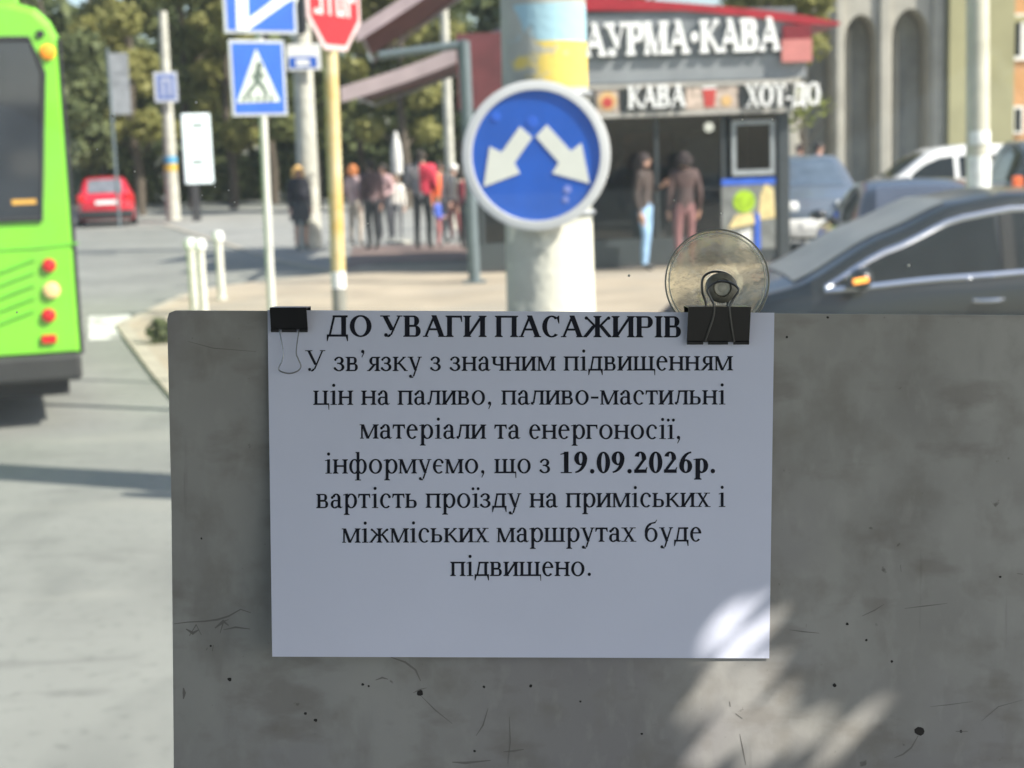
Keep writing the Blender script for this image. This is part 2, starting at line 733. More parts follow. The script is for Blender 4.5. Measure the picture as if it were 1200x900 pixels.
M_plate = mat('number plate', (0.78, 0.78, 0.76), 0.4, var=0.05)
M_bark = mat('bark', (0.085, 0.068, 0.05), 0.9, var=0.35, scale=9, bump=0.6)

# ------------------------------------------------------------------ ground
def flat(name, pts, z, mt, kind='structure', thick=0.0):
    b = MB()
    if thick:
        b.prism([(p[0], p[1]) for p in pts], 'z', z - thick, z)
    else:
        b.add([(p[0], p[1], z) for p in pts], [tuple(range(len(pts)))])
    return struct(b.build(name, mt), kind)


M_asph = mat('asphalt', (0.205, 0.21, 0.186), 0.9, var=0.16, scale=0.5, bump=0.25, detail=9)
M_pave = mat('tan paving', (0.34, 0.285, 0.21), 0.9, var=0.18, scale=0.9, bump=0.2, detail=8)
M_pave2 = mat('red brown paving', (0.17, 0.12, 0.105), 0.9, var=0.2, scale=0.9, bump=0.2, detail=8)
M_pave3 = mat('grey paving', (0.24, 0.24, 0.22), 0.9, var=0.18, scale=0.9, bump=0.2, detail=8)
M_kerb = mat('kerb stone', (0.35, 0.315, 0.25), 0.9, var=0.15, scale=3, bump=0.2)
M_paint = mat('worn road paint', (0.6, 0.6, 0.56), 0.8, var=0.2, scale=5, detail=8)
def worn(mt, scale_, lo, hi, colr, fac, stretch=(1, 1, 1)):
    t = mt.node_tree
    bs_ = t.nodes['Principled BSDF']
    src = bs_.inputs['Base Color'].links[0].from_socket
    tc_ = [q for q in t.nodes if q.type == 'TEX_COORD'][0]
    nz = t.nodes.new('ShaderNodeTexNoise')
    nz.inputs['Scale'].default_value = scale_
    nz.inputs['Detail'].default_value = 8
    mp = t.nodes.new('ShaderNodeMapping')
    mp.inputs['Scale'].default_value = stretch
    mp.inputs['Location'].default_value = (scale_, scale_ * 2, 0)
    t.links.new(tc_.outputs['Object'], mp.inputs[0])
    t.links.new(mp.outputs[0], nz.inputs['Vector'])
    ra = t.nodes.new('ShaderNodeValToRGB')
    ra.color_ramp.elements[0].position = lo
    ra.color_ramp.elements[1].position = hi
    ra.color_ramp.elements[1].color = (fac, fac, fac, 1)
    t.links.new(nz.outputs['Fac'], ra.inputs[0])
    mx = t.nodes.new('ShaderNodeMix'); mx.data_type = 'RGBA'
    t.links.new(ra.outputs[0], mx.inputs[0])
    t.links.new(src, mx.inputs[6])
    mx.inputs[7].default_value = (*colr, 1)
    t.links.new(mx.outputs[2], bs_.inputs['Base Color'])
worn(M_asph, .35, .52, .6, (.18, .187, .165), .6)
worn(M_asph, 1.6, .54, .7, (.13, .135, .12), .6, (1, .4, 1))
worn(M_asph, 14, .56, .7, (.11, .115, .1), .5)
worn(M_asph, 5, .58, .66, (.1, .1, .09), .35, (.25, 1, 1))
worn(M_asph, .8, .6, .64, (.25, .25, .215), .5, (.3, 1, 1))
worn(M_paint, 3.0, .48, .6, (.2, .2, .18), .8)
worn(M_pave, .5, .5, .62, (.27, .245, .2), .6)
worn(M_pave, 2.2, .58, .7, (.22, .2, .16), .5)
road = flat('road', [(-300, -60), (300, -60), (300, 600), (-300, 600)], 0.0, M_asph)

Z1 = 0.022
pts1 = [gnd(150, 380, Z1), gnd(222, 346, Z1), gnd(262, 336, Z1), gnd(330, 328, Z1), gnd(400, 321, Z1), gnd(436, 311, Z1), gnd(600, 309, Z1), gnd(960, 306, Z1)]
pts1 += [Vector((30, 24, 0)), Vector((30, 14.6, 0)), Vector((3.0, 13.6, 0)), Vector((1.4, 9.2, 0)), Vector((1.0, 6.6, 0)), Vector((-1.35, 7.0, 0)), Vector((-2.3, 11.2, 0)), gnd(200, 440, Z1)]
flat('pavement', pts1, Z1, M_pave, thick=0.3)


def kerb(name, pts, z, wd=0.14, h=0.006):
    b = MB()
    for i in range(len(pts) - 1):
        a, c = Vector(pts[i]).xy, Vector(pts[i + 1]).xy
        d = (c - a)
        L = d.length
        n = max(1, int(L / 1.0))
        nn = Vector((-d.y, d.x)).normalized() * wd
        for j in range(n):
            p = a + d * (j / n) + d.normalized() * 0.006
            q = a + d * ((j + 1) / n) - d.normalized() * 0.006
            b.prism([p[:], q[:], (q + nn)[:], (p + nn)[:]], 'z', -0.05, z + h)
    return struct(b.build(name, M_kerb))


kerb('kerb', [pts1[-3], pts1[-2], pts1[-1], pts1[0], pts1[1], pts1[2], pts1[3], pts1[4], pts1[5]], Z1)
pts2 = [gnd(196, 263, Z1), gnd(262, 283, Z1), gnd(330, 304, Z1), gnd(398, 321, Z1) + Vector((0, .6, 0)), pts1[5] + Vector((.05, .3, 0)), pts1[6] + Vector((0, .01, 0)), pts1[7] + Vector((0, .01, 0)), Vector((30, 24.01, 0)), Vector((60, 60, 0)), Vector((-24, 60, 0)), Vector((-24, 50, 0))]
flat('plaza', pts2, Z1 - 0.004, M_pave3, thick=0.2)
kerb('plaza_kerb', [pts2[0], pts2[1], pts2[2], pts2[3]][::-1], Z1 - 0.004)
pts3 = [gnd(402, 318, Z1), gnd(440, 311, Z1), gnd(680, 305, Z1), gnd(690, 288, Z1), gnd(600, 286, Z1), gnd(412, 290, Z1)]
flat('terrace_paving', [Vector((p.x, p.y + .35, 0)) for p in pts3], Z1 + 0.004, M_pave2)
# zebra crossing
b = MB()
z0 = gnd(104, 371)
z1 = gnd(152, 369)
z2 = gnd(161, 396)
z3 = gnd(104, 399)
b.add([(p.x, p.y, 0.004) for p in (z0, z1, z2, z3)], [(0, 1, 2, 3)])
for i in range(1, 5):
    d = Vector((-1.15 * i, 0.32 * i, 0))
    b.add([(p.x + d.x, p.y + d.y, 0.004) for p in (z3 + (z2 - z3) * .35, z2, z1, z1 + (z0 - z1) * .65)], [(0, 1, 2, 3)])
struct(b.build('road_marking', M_paint))

# ------------------------------------------------------------------ trees
def leaf_cloud(mb, c, rad, n, size, flat_=0.85):
    for _ in range(n):
        d = Vector((rnd.gauss(0, 1), rnd.gauss(0, 1), rnd.gauss(0, 1))).normalized() * (rnd.random() ** 0.45)
        p = Vector(c) + Vector((d.x * rad[0], d.y * rad[1], d.z * rad[2]))
        nl = (d + Vector((0, 0, .45)) + Vector((rnd.gauss(0, .55), rnd.gauss(0, .55), rnd.gauss(0, .55)))).normalized()
        a = nl.orthogonal().normalized()
        a.rotate(Matrix.Rotation(rnd.random() * 6.28, 3, nl))
        q = nl.cross(a)
        s = size * (0.6 + 0.8 * rnd.random())
        a, q = a * s, q * s * 0.6
        mb.add([p - a, p + q * 0.9 - a * .1, p + a, p - q * 0.9 + a * .1], [(0, 1, 2, 3)])


def make_tree(label, loc, h, cr, base, lm, n=8600, size=0.15, group='trees behind the terrace', trunk=0.17, name='tree', clumps=26, lean=0.0):
    t = thing(name, label, 'tree', loc, 0, group)
    b = MB()
    top = h * 0.8
    pth = [(lean * i / 6 + 0.08 * math.sin(i * 1.7), 0.06 * math.cos(i * 2.1), top * i / 6) for i in range(7)]
    b.tube(pth, [trunk * (1.15 - 0.14 * i) for i in range(7)], 9)
    ends = []
    for i in range(9):
        z = base * 0.75 + (h * 0.85 - base) * rnd.random()
        a = rnd.random() * 6.28
        L = cr * (0.5 + 0.45 * rnd.random())
        x = lean * z / top
        e_ = (x + L * math.cos(a), L * math.sin(a), z + L * 0.6)
        b.tube([(x, 0, z), (x + L * .5 * math.cos(a), L * .5 * math.sin(a), z + L * .38), e_], [trunk * .4, trunk * .26, trunk * .1], 6)
        ends.append(e_)
    b.build('trunk', M_bark, t, True)
    f = MB()
    for i in range(clumps):
        if i < len(ends):
            c = ends[i]
        else:
            a = rnd.random() * 6.28
            zz = base + (h - base) * rnd.random()
            u = (zz - base) / (h - base)
            rr = cr * (0.35 + 0.65 * math.sin(math.pi * min(1, 0.18 + u * 0.82))) * math.sqrt(rnd.random())
            c = (lean * zz / top + rr * math.cos(a), rr * math.sin(a), zz)
        rad = cr * (0.2 + 0.2 * rnd.random())
        leaf_cloud(f, c, (rad, rad, rad * 0.75), n // clumps, size)
    f.build('crown', lm, t, fix=False)
    return t


L_ol = leafmat('olive leaves', (0.105, 0.125, 0.04), (0.28, 0.30, 0.11))
L_dk = leafmat('dark leaves', (0.06, 0.08, 0.035), (0.19, 0.22, 0.09))
L_ye = leafmat('yellowing leaves', (0.16, 0.165, 0.045), (0.36, 0.345, 0.12))
TR = [  # px, Y, h, crown radius, crown base, leaves, label
    (62, 50, 8.8, 2.2, 1.4, L_dk, 'dark green tree rising behind the green bus edge and the red car'),
    (118, 66, 11, 2.6, 1.5, L_dk, 'tall dark tree behind the grey banner'),
    (160, 55, 9.5, 2.2, 2.2, L_ye, 'yellowing tree between the grey banner and the distant banded pole'),
    (222, 60, 10.5, 2.5, 2.0, L_ol, 'olive tree behind the pale advertising panel'),
    (270, 58, 9, 1.9, 2.2, L_ye, 'yellowing tree behind the square pedestrian sign'),
    (318, 64, 10.5, 2.4, 1.8, L_ol, 'broad olive tree behind the blonde woman in the black coat'),
    (368, 55, 9, 1.9, 2.0, L_ol, 'olive tree behind the yellow stop sign pole'),
    (422, 66, 10.5, 2.4, 2.0, L_ol, 'olive tree over the terrace customers, under the awning edge'),
    (474, 53, 9, 1.8, 2.6, L_ye, 'yellowish tree with a slim dark trunk behind the white closed parasol'),
    (540, 64, 10, 2.2, 2.2, L_dk, 'dark tree behind the grey awning post'),
    (700, 62, 13, 3.0, 3.0, L_ol, 'tree top showing above the left of the red kiosk roof'),
    (900, 50, 10.5, 2.2, 4.6, L_ye, 'tree top showing above the right end of the red kiosk roof'),
]
for (px, Y, h, cr, base, lm, lb) in TR:
    p = at(px, 185, Y)
    make_tree(lb, (p.x, p.y, 0.08), h, cr, base, lm)
b = MB()
for i in range(300):
    x = -36 + 42 * i / 300
    leaf_cloud(b, (x, 72 + 5 * rnd.random(), .8 + 8.5 * rnd.random() ** 1.3), (1.5, 1.4, 1.3), 70, 0.42)
hd = b.build('treeline', L_dk, fix=False)
hd['kind'] = 'stuff'
b = MB()
for i in range(60):
    leaf_cloud(b, (-24 + 26 * i / 60, 66 + .4 * rnd.random(), 1.1 + .3 * rnd.random()), (.7, .5, 1.15), 170, 0.14)
tag(b.build('hedge', L_dk, fix=False), 'long dark clipped hedge under the trees beyond the road', 'hedge')

# ------------------------------------------------------------------ arcade building on the right
def arch_pts(xc, hw, z0, zs, n=14, rise=1.25):
    o = [(xc - hw, z0), (xc - hw, zs)]
    for i in range(1, n):
        a = math.pi - math.pi * i / n
        o.append((xc + hw * math.cos(a), zs + hw * rise * math.sin(a)))
    o += [(xc + hw, zs), (xc + hw, z0)]
    return o


YB = 60.0
plb = Plane((0, YB, 0), (1, 0.0, 0), (0, 0, 1))
ku = lambda px, py=120: plb.uv(px, py)[0]
bl = thing('arcade_building', 'grey building with tall pointed arches and pilasters behind the parked cars', 'building', (0, YB, 0))
M_stone = mat('grey render', (0.38, 0.36, 0.305), 0.9, var=0.12, scale=1.2, bump=0.15, detail=8)
M_stone2 = mat('olive beige render', (0.33, 0.31, 0.17), 0.9, var=0.1, scale=0.8, detail=8)
M_reveal = mat('dark arch wall', (0.36, 0.36, 0.33), 0.9, var=0.25, scale=0.8, detail=6)
TOP = 16.0
archs = [(ku(958), 0.62), (ku(1009), 0.62), (ku(1067), 0.72)]
zs = plb.uv(1009, 48)[1]
b = MB()
# wall strips between arches with pointed heads
xl = ku(905)
xr = ku(1108)
edges = [xl]
for xc, hw in archs:
    edges += [xc - hw, xc + hw]
edges.append(xr)
for i in range(0, len(edges), 2):
    b.box(edges[i], edges[i + 1], 0, 1.6, 0, zs)
hd_ = 1.7
for xc, hw in archs:
    ap = arch_pts(xc, hw, zs, zs, 14, 1.6)[1:-1]
    for i in range(len(ap) - 1):
        p, q = ap[i], ap[i + 1]
        b.prism([p, q, (q[0], zs + hd_), (p[0], zs + hd_)], 'y', 0, 1.6)
for i in range(0, len(edges), 2):
    b.box(edges[i], edges[i + 1], 0.001, 1.599, zs, zs + hd_)
b.box(xl, xr, 0.002, 1.6, zs + hd_, TOP)
b.build('wall', M_stone, bl)
b = MB()
b.box(xl, xr, 1.62, 2.0, 0, TOP)
b.build('recess_wall', M_reveal, bl)
for i in range(0, len(edges), 2):
    b = MB()
    xa, xb = edges[i], edges[i + 1]
    mxx = (xa + xb) / 2
    wv = min(0.42, (xb - xa) * 0.36)
    b.box(mxx - wv, mxx + wv, -0.16, 0.0, 0, zs + 2.19, bev=0.04)
    b.build('pilaster', M_stone, bl)
for xc, hw in archs:
    b = MB()
    b.tube([(xc - hw * .35, 1.3, 0), (xc - hw * .35, 1.3, zs + .5)], 0.16, 10)
    b.build('column', M_stone, bl, True)
b = MB()
b.box(xl - .2, xr, -.2, 0.0, zs + 2.2, zs + 2.5)
b.box(xl - .2, xr, -.12, 0.0, zs + 3.2, zs + 3.35)
b.build('cornice', M_stone, bl)
b = MB()
b.box(xr, ku(1183), -0.5, 3, 0, TOP)
b.build('side_wall', M_stone2, bl)

b2 = thing('brick_building', 'orange building with a pale framed window at the far right edge', 'building', (0, YB + 2, 0))
M_or = mat('orange brick', (0.50, 0.27, 0.12), 0.85, var=0.15, scale=5, detail=8)
b = MB()
xo = ku(1183) + 0.25
b.box(xo, xo + 9, 0, 5, 0, 18)
b.build('wall', M_or, b2)
for i, (wx, wz) in enumerate(((ku(1190) + .55, plb.uv(1190, 140)[1]), (ku(1190) + .9, plb.uv(1190, 40)[1]))):
    b = MB()
    hw, hh = (0.42, 0.55) if i == 0 else (0.75, 0.9)
    b.box(wx - hw, wx + hw, -0.1, -0.003, wz - hh, wz + hh)
    fo = b.build('window', M_white, b2)
    b = MB()
    for sx in (-1, 1):
        b.box(wx + sx * hw * .45 - hw * .3, wx + sx * hw * .45 + hw * .3, -0.115, -0.104, wz - hh * .8, wz + hh * .8)
    b.build('pane', M_carglass, fo)
b = MB()
b.box(xo, xo + 9, -.12, -0.003, plb.uv(1190, 18)[1] - .12, plb.uv(1190, 18)[1] + .12)
b.build('string_course', M_stone2, b2)

# ------------------------------------------------------------------ kiosk
YK = 23.3
plk = Plane((0, YK, Z1), (1, 0.0, 0), (0, 0, 1))
def kk(px, py):
    return plk.uv(px, py)
kio = plane_thing('street_kiosk', 'grey and red food kiosk with white lettering and a dark glass front', 'kiosk', plk)
M_fas = mat('grey fascia', (0.165, 0.18, 0.19), 0.5, var=0.1, scale=3)
M_fas2 = mat('light grey panel', (0.25, 0.265, 0.275), 0.5, var=0.1, scale=3)
M_red = mat('kiosk red', (0.34, 0.014, 0.024), 0.45, var=0.15, scale=4)
M_red2 = mat('faded red', (0.55, 0.2, 0.18), 0.5, var=0.1, scale=4)
M_maroon = mat('maroon panel', (0.12, 0.028, 0.032), 0.6, var=0.2, scale=4)
M_frame = mat('anthracite frame', (0.05, 0.06, 0.065), 0.5, scale=10)
M_int = mat('kiosk interior', (0.07, 0.07, 0.075), 0.8, var=0.4, scale=3)
M_let = mat('white letters', (0.9, 0.9, 0.88), 0.4, var=0.03)
M_glassk = clear_glass('kiosk glass', (0.55, 0.58, 0.6), 0.09)
ux0 = kk(556, 200)[0]
ux1 = kk(925, 200)[0]
zt = kk(800, 135)[1]          # top of the glass front
zf0 = kk(800, 94)[1]
zf1 = kk(800, 12)[1]
b = MB()
b.box(ux0, ux1, 0.0, 3.6, -0.1, 0.06)
b.box(ux0, ux1, 0.1, 3.6, zt, zt + .08)
b.box(ux0, ux0 + .08, 0.06, 3.6, 0.06, zt)
b.box(ux0, ux1, 3.5, 3.6, 0.06, zt)
b.box(ux1 - .06, ux1, 0.9, 3.6, 0.06, zt)
b.build('shell', M_int, kio)
b = MB()
b.box(kk(612, 10)[0], ux1 + .1, -0.02, 3.6, zf0, zf1)
fas = b.build('fascia', M_fas, kio)
b = MB()
b.box(kk(612, 10)[0], ux1 + .25, -0.05, -0.023, zf0 - .02, zf0 + .32)
for k_ in range(1, 6):
    pass
b.build('lower_panel', M_fas2, kio)
b = MB()
p0, p1 = kk(654, 67), kk(913, 61)
raised_text(b, [('ШАУРМА·КАВА', True)], p0[0], p1[0], p0[1] - .0, (kk(800, 27)[1] - kk(800, 63)[1]) / 0.662, -0.14, -0.03, fat=0.026)
b.build('main_lettering', M_let, kio)
# roof slab with its red edge
b = MB()
tip = Vector((6.0 - plk.o.x, 28.0 - YK))
xf = kk(880, 10)[0]
zr = zf1 - 0.02
plr = Plane((0, 23.2, Z1), (1, 0, 0), (0, 0, 1))
lo = [plr.uv(*q) for q in ((612, 12), (700, 12), (800, 12), (870, 18), (940, 27.5), (985, 29))]
hi = [plr.uv(*q) for q in ((612, -14), (700, -5), (800, 3), (870, 9), (940, 17), (985, 25.5))]
nq = len(lo)
vs = [(x, -.07, z) for x, z in lo] + [(x, -.07, z) for x, z in hi] + [(x, 3.2, z) for x, z in lo] + [(x, 3.2, z) for x, z in hi]
fs = [(2 * nq, 3 * nq, nq, 0), (nq - 1, 2 * nq - 1, 4 * nq - 1, 3 * nq - 1)]
for q in range(nq - 1):
    fs += [(q, q + 1, nq + q + 1, nq + q), (2 * nq + q, 3 * nq + q, 3 * nq + q + 1, 2 * nq + q + 1), (q, 2 * nq + q, 2 * nq + q + 1, q + 1), (nq + q, nq + q + 1, 3 * nq + q + 1, 3 * nq + q)]
b.add(vs, fs)
b.build('roof', M_red, kio)
b = MB()
x0, x1 = kk(914, 40)[0], kk(949, 40)[0]
b.box(x0, x1, -.16, 0.25, kk(930, 73)[1], kk(930, 46.8)[1])
rr_ = b.build('end_panel', M_red2, kio)
b = MB()
b.box(x0 + .03, x1 - .01, -.14, 0.22, kk(930, 46.5)[1], kk(930, 30)[1])
b.build('end_bracket', mat('deep red', (0.2, 0.012, 0.02), .5), kio)
# lower sign strip
zs0, zs1 = kk(800, 134)[1], kk(800, 98)[1]
b = MB()
b.box(kk(600, 115)[0], kk(928, 115)[0], -.12, -0.055, zs0, zs1)
b.build('sign_strip', mat('dark sign strip', (0.09, 0.09, 0.085), 0.6, scale=8), kio)
b = MB()
xs0, xs1 = kk(600, 115)[0], kk(928, 115)[0]
b.box(xs0, xs1, -.15, -0.123, zs1 - .05, zs1 + .01)
b.box(xs0, xs1, -.15, -0.123, zs0 - .02, zs0 + .05)
for zz_ in (zs0 + .1, zs1 - .12):
    b.box(xs1, kk(957, 120)[0], -.115, -.095, zz_, zz_ + .03)
b.build('strip_edging', mat('beige edging', (0.42, 0.4, 0.36), 0.6), kio)
b = MB()
emk = (kk(780, 101)[1] - kk(780, 126)[1]) / 0.662
raised_text(b, [('КАВА', True)], kk(735, 120)[0], kk(802, 120)[0], kk(770, 126)[1], emk, -.2, -.125, fat=0.01)
b.build('coffee_lettering', M_let, kio)
b = MB()
raised_text(b, [('ХОТ-', True)], kk(872, 120)[0], kk(925, 120)[0], kk(900, 124.5)[1], emk, -.2, -.125, fat=0.01)
raised_text(b, [('ДО', True)], kk(926, 120)[0], kk(958, 120)[0], kk(940, 123)[1], emk, -.2, -.125, fat=0.01)
# the last letter stands on the return of the strip
tp, tw = text_polys([('Г', True)])
for p in tp:
    xx = kk(958, 120)[0]
    b.prism([(-.1 + q[0] * emk * .9, kk(940, 123)[1] + q[1] * emk) for q in p], 'x', xx - .012, xx + .006)
b.build('hot_dog_lettering', M_let, kio)
M_cup = mat('cup cream', (0.62, 0.5, 0.36), 0.6)
M_sau = mat('sausage', (0.5, 0.14, 0.08), 0.5)
M_bun = mat('bun', (0.62, 0.4, 0.17), 0.6)
def food(px0, px1, n):
    b = MB()
    xa, xb = kk(px0, 115)[0], kk(px1, 115)[0]
    b.box(xa, xb, -.135, -.124, zs0 + .06, zs1 - .06)
    o = b.build('food_picture', mat('picture ground', (0.5, 0.4, 0.33), 0.5, var=0.35, scale=9), kio)
    w_ = xb - xa
    zc = (zs0 + zs1) / 2
    b = MB()
    if n == 0:
        b.prism([(xa + w_ * .36, zc - .13), (xa + w_ * .54, zc - .13), (xa + w_ * .58, zc + .13), (xa + w_ * .32, zc + .13)], 'y', -.145, -.137, 0)
        b.prism([(xa + w_ * .30, zc + .13), (xa + w_ * .60, zc + .13), (xa + w_ * .57, zc + .17), (xa + w_ * .33, zc + .17)], 'y', -.146, -.137, 1)
        b.lathe([(0.08, -.143), (0.08, -.137)], 16, (xa + w_ * .78, 0, zc - .05), 'y', 2)
    else:
        b.lathe([(w_ * .42, -.143), (w_ * .42, -.137)], 20, (xa + w_ * .5, 0, zc), 'y', 2)
        b.lathe([(w_ * .24, -.147), (w_ * .24, -.1435)], 20, (xa + w_ * .5, 0, zc - .02), 'y', 0)
    b.build('picture', [mat('print red', (0.5, 0.06, 0.05), .5), M_white, M_bun], o)
food(803, 863, 0)
food(698, 724, 1)
# glass front with frame
b = MB()
gx = [ux0 + .1, kk(690, 200)[0], kk(770, 200)[0], kk(848, 200)[0], ux1 - .16]
b.box(ux0 + .08, ux1 - .17, 0.04, 0.05, 0.45, zt)
b.build('glass_front', M_glassk, kio)
b = MB()
for x in gx:
    b.box(x - .025, x + .025, 0.0, 0.09, 0.06, zt)
b.box(ux0, ux1 - .17, -.004, 0.094, 0.062, 0.44)
b.build('glazing_frame', M_frame, kio)
b = MB()
b.box(ux1 - .17, ux1, -.04, 0.16, 0.0, zt + .05, bev=.01)
b.build('corner_post', M_frame, kio)
b = MB()
xw0, xw1, zw0, zw1 = kk(858, 200)[0], kk(908, 200)[0], kk(880, 199)[1], kk(880, 141)[1]
for (a0, a1, c0, c1) in ((xw0, xw1, zw0 - .08, zw0), (xw0, xw1, zw1 - .06, zw1), (xw0, xw0 + .06, zw0, zw1 - .06), (xw1 - .06, xw1, zw0, zw1 - .06)):
    b.box(a0, a1, -.01, .03, c0, c1)
b.build('serving_window', mat('pale frame', (0.33, 0.36, 0.37), .5), kio)
# poster stuck on the glass low on the right
b = MB()
xp0, xp1, zp0, zp1 = kk(846, 280)[0], kk(909, 280)[0], kk(880, 292)[1], kk(880, 209)[1]
b.box(xp0, xp1, -.012, -.006, zp0, zp1)
po = b.build('poster', mat('poster ground', (0.20, 0.21, 0.2), .5, var=.3, scale=6), kio)
b = MB()
b.box(xp0, xp1, -.02, -.013, zp1 - .09, zp1, 0)
q = kk(872, 236)
b.lathe([(.17, -.02), (.17, -.0135)], 18, (q[0], 0, q[1]), 'y', 1)
b.prism([(kk(853, 268)[0], kk(853, 268)[1]), (kk(885, 268)[0], kk(885, 262)[1]), (kk(881, 245)[0], kk(881, 249)[1]), (kk(862, 250)[0], kk(862, 252)[1])], 'y', -.0265, -.0205, 2)
b.prism([kk(888, 258), kk(908, 255), kk(906, 222), kk(897, 215), kk(891, 228)], 'y', -.02, -.0135, 2)
b.prism([kk(884, 292), kk(891, 292), kk(890, 250), kk(885, 250)], 'y', -.033, -.027, 0)
b.prism([kk(868, 290), kk(881, 290), kk(880, 268), kk(866, 272)], 'y', -.0265, -.0205, 3)
b.build('print', [mat('print blue', (0.04, 0.13, 0.6), .5), mat('print lime', (0.35, 0.55, 0.02), .5, var=.3, scale=10), mat('print cream', (0.72, 0.58, 0.28), .5, var=.2, scale=8), M_white], po)
# counter, lamp inside
b = MB()
b.box(ux0 + .3, ux1 - .4, 1.2, 1.7, 0.06, 1.1)
b.box(ux0 + .25, ux1 - .35, 1.1, 1.75, 1.1, 1.14)
b.build('counter', mat('counter', (0.12, 0.11, 0.1), .6), kio)
b = MB()
q = kk(838, 148)
b.ball((q[0], 0.7, q[1]), .075, n=14)
ml = mat('kiosk lamp', (1, .9, .72), .5, var=.02, emit=1.6)
lo = b.build('pendant_lamp', ml, kio, True)
b = MB()
b.tube([(q[0], .7, q[1] + .07), (q[0], .7, zt)], .008, 6)
b.build('cord', M_black, lo)
for i, (xa_, cA) in enumerate(((.5, (.3, .22, .12)), (1.5, (.16, .2, .22)), (2.5, (.28, .1, .08)), (3.4, (.3, .3, .26)))):
    b = MB()
    b.box(ux0 + xa_, ux0 + xa_ + .8, 3.42, 3.46, 1.45, 2.05)
    b.build('menu_panel', mat('menu %d' % i, cA, .6, var=.5, scale=7), kio)
b = MB()
b.box(ux1 - 1.3, ux1 - .55, 2.2, 2.9, .06, 1.95, bev=.02)
b.build('refrigerator', mat('fridge grey', (.3, .33, .33), .4), kio)
# maroon annexe left of the big pole
b = MB()
xa, xb = kk(556, 80)[0], kk(600, 80)[0]
b.box(xa - .25, xa + 1.0, -.3, -.06, kk(575, 128)[1], kk(575, 40)[1])
b.build('side_board', M_maroon, kio)

# ------------------------------------------------------------------ terrace awnings and post
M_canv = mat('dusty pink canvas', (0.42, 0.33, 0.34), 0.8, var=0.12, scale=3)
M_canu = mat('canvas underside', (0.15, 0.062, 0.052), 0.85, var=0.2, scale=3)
def awning(label, pa, pb, Y, depth, th, pxh, rise=.25):
    a, c = at(*pa, Y), at(*pb, Y)
    t = thing('awning', label, 'awning', a, 0, 'terrace awnings')
    d = c - a
    b = MB()
    n = 5
    for i in range(n):
        f0, f1 = i / n, (i + 1) / n
        sag = lambda f: -0.06 * math.sin(math.pi * f)
        x0_, x1_ = d.x * f0, d.x * f1
        zA, zB = d.z * f0 + sag(f0), d.z * f1 + sag(f1)
        b.add([(x0_, 0, zA), (x1_, 0, zB), (x1_, 0, zB - pxh), (x0_, 0, zA - pxh), (x0_, .03, zA), (x1_, .03, zB), (x1_, .03, zB - pxh), (x0_, .03, zA - pxh)],
              [(0, 1, 2, 3), (4, 7, 6, 5), (0, 4, 5, 1), (3, 2, 6, 7), (0, 3, 7, 4), (1, 5, 6, 2)])
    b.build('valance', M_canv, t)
    b = MB()
    for i in range(n):
        f0, f1 = i / n, (i + 1) / n
        sag = lambda f: -0.06 * math.sin(math.pi * f)
        x0_, x1_ = d.x * f0, d.x * f1
        zA, zB = d.z * f0 + sag(f0) - .012, d.z * f1 + sag(f1) - .012
        b.add([(x0_, .035, zA), (x1_, .035, zB), (x1_, depth, zB + rise), (x0_, depth, zA + rise),
               (x0_, .035, zA - .02), (x1_, .035, zB - .02), (x1_, depth, zB + rise - .02), (x0_, depth, zA + rise - .02)],
              [(0, 1, 2, 3), (4, 7, 6, 5), (0, 4, 5, 1), (3, 2, 6, 7), (0, 3, 7, 4), (1, 5, 6, 2)])
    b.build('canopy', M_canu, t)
    b = MB()
    b.tube([(0.05, .1, d.z * 0 - .1), (d.x, .1, d.z - .1)], .03, 8)
    b.tube([(0.05, depth - .1, rise - .12), (d.x, depth - .1, d.z + rise - .12)], .03, 8)
    for f in (0.02, .98):
        b.tube([(d.x * f, .1, d.z * f - .1), (d.x * f, depth - .1, d.z * f + rise - .12)], .025, 8)
    b.build('frame', M_steel, t)
    return t
awning('long dusty pink awning edge sloping up to the top of the grey post', (399, 102), (592, 30), 24.5, 5.5, .1, .24, 0.0)
awning('short dusty pink awning edge higher up beside the stop sign', (417, 32), (592, -92), 27, 2.6, .1, .25, -.3)
p = at(556, 324, 21.6)
t = thing('awning_post', 'grey steel post holding the terrace awning left of the concrete pole', 'post', (p.x, p.y, Z1))
zp = at(556, 48, 21.6).z - Z1
b = MB()
b.tube([(0, 0, 0.02), (-0.03, 0, zp)], .085, 12)
M_gp = mat('blue grey paint', (0.11, 0.14, 0.15), .5, scale=8)
b.build('pole', M_gp, t, True)
b = MB()
b.box(-.16, .16, -.16, .16, 0, .025)
b.build('base_plate', M_gp, t)
b = MB()
b.tube([(-.03, 0, zp - .02), (-.05, 2.6, zp + .1)], .05, 8)
b.tube([(-.03, 0, zp - .04), (-1.2, 0, zp - .16)], .06, 8)
b.build('arm', M_gp, t)

# ------------------------------------------------------------------ poles and signs
def rot_plane(o, yaw):
    return Plane(o, (math.cos(yaw), math.sin(yaw), 0), (0, 0, 1))

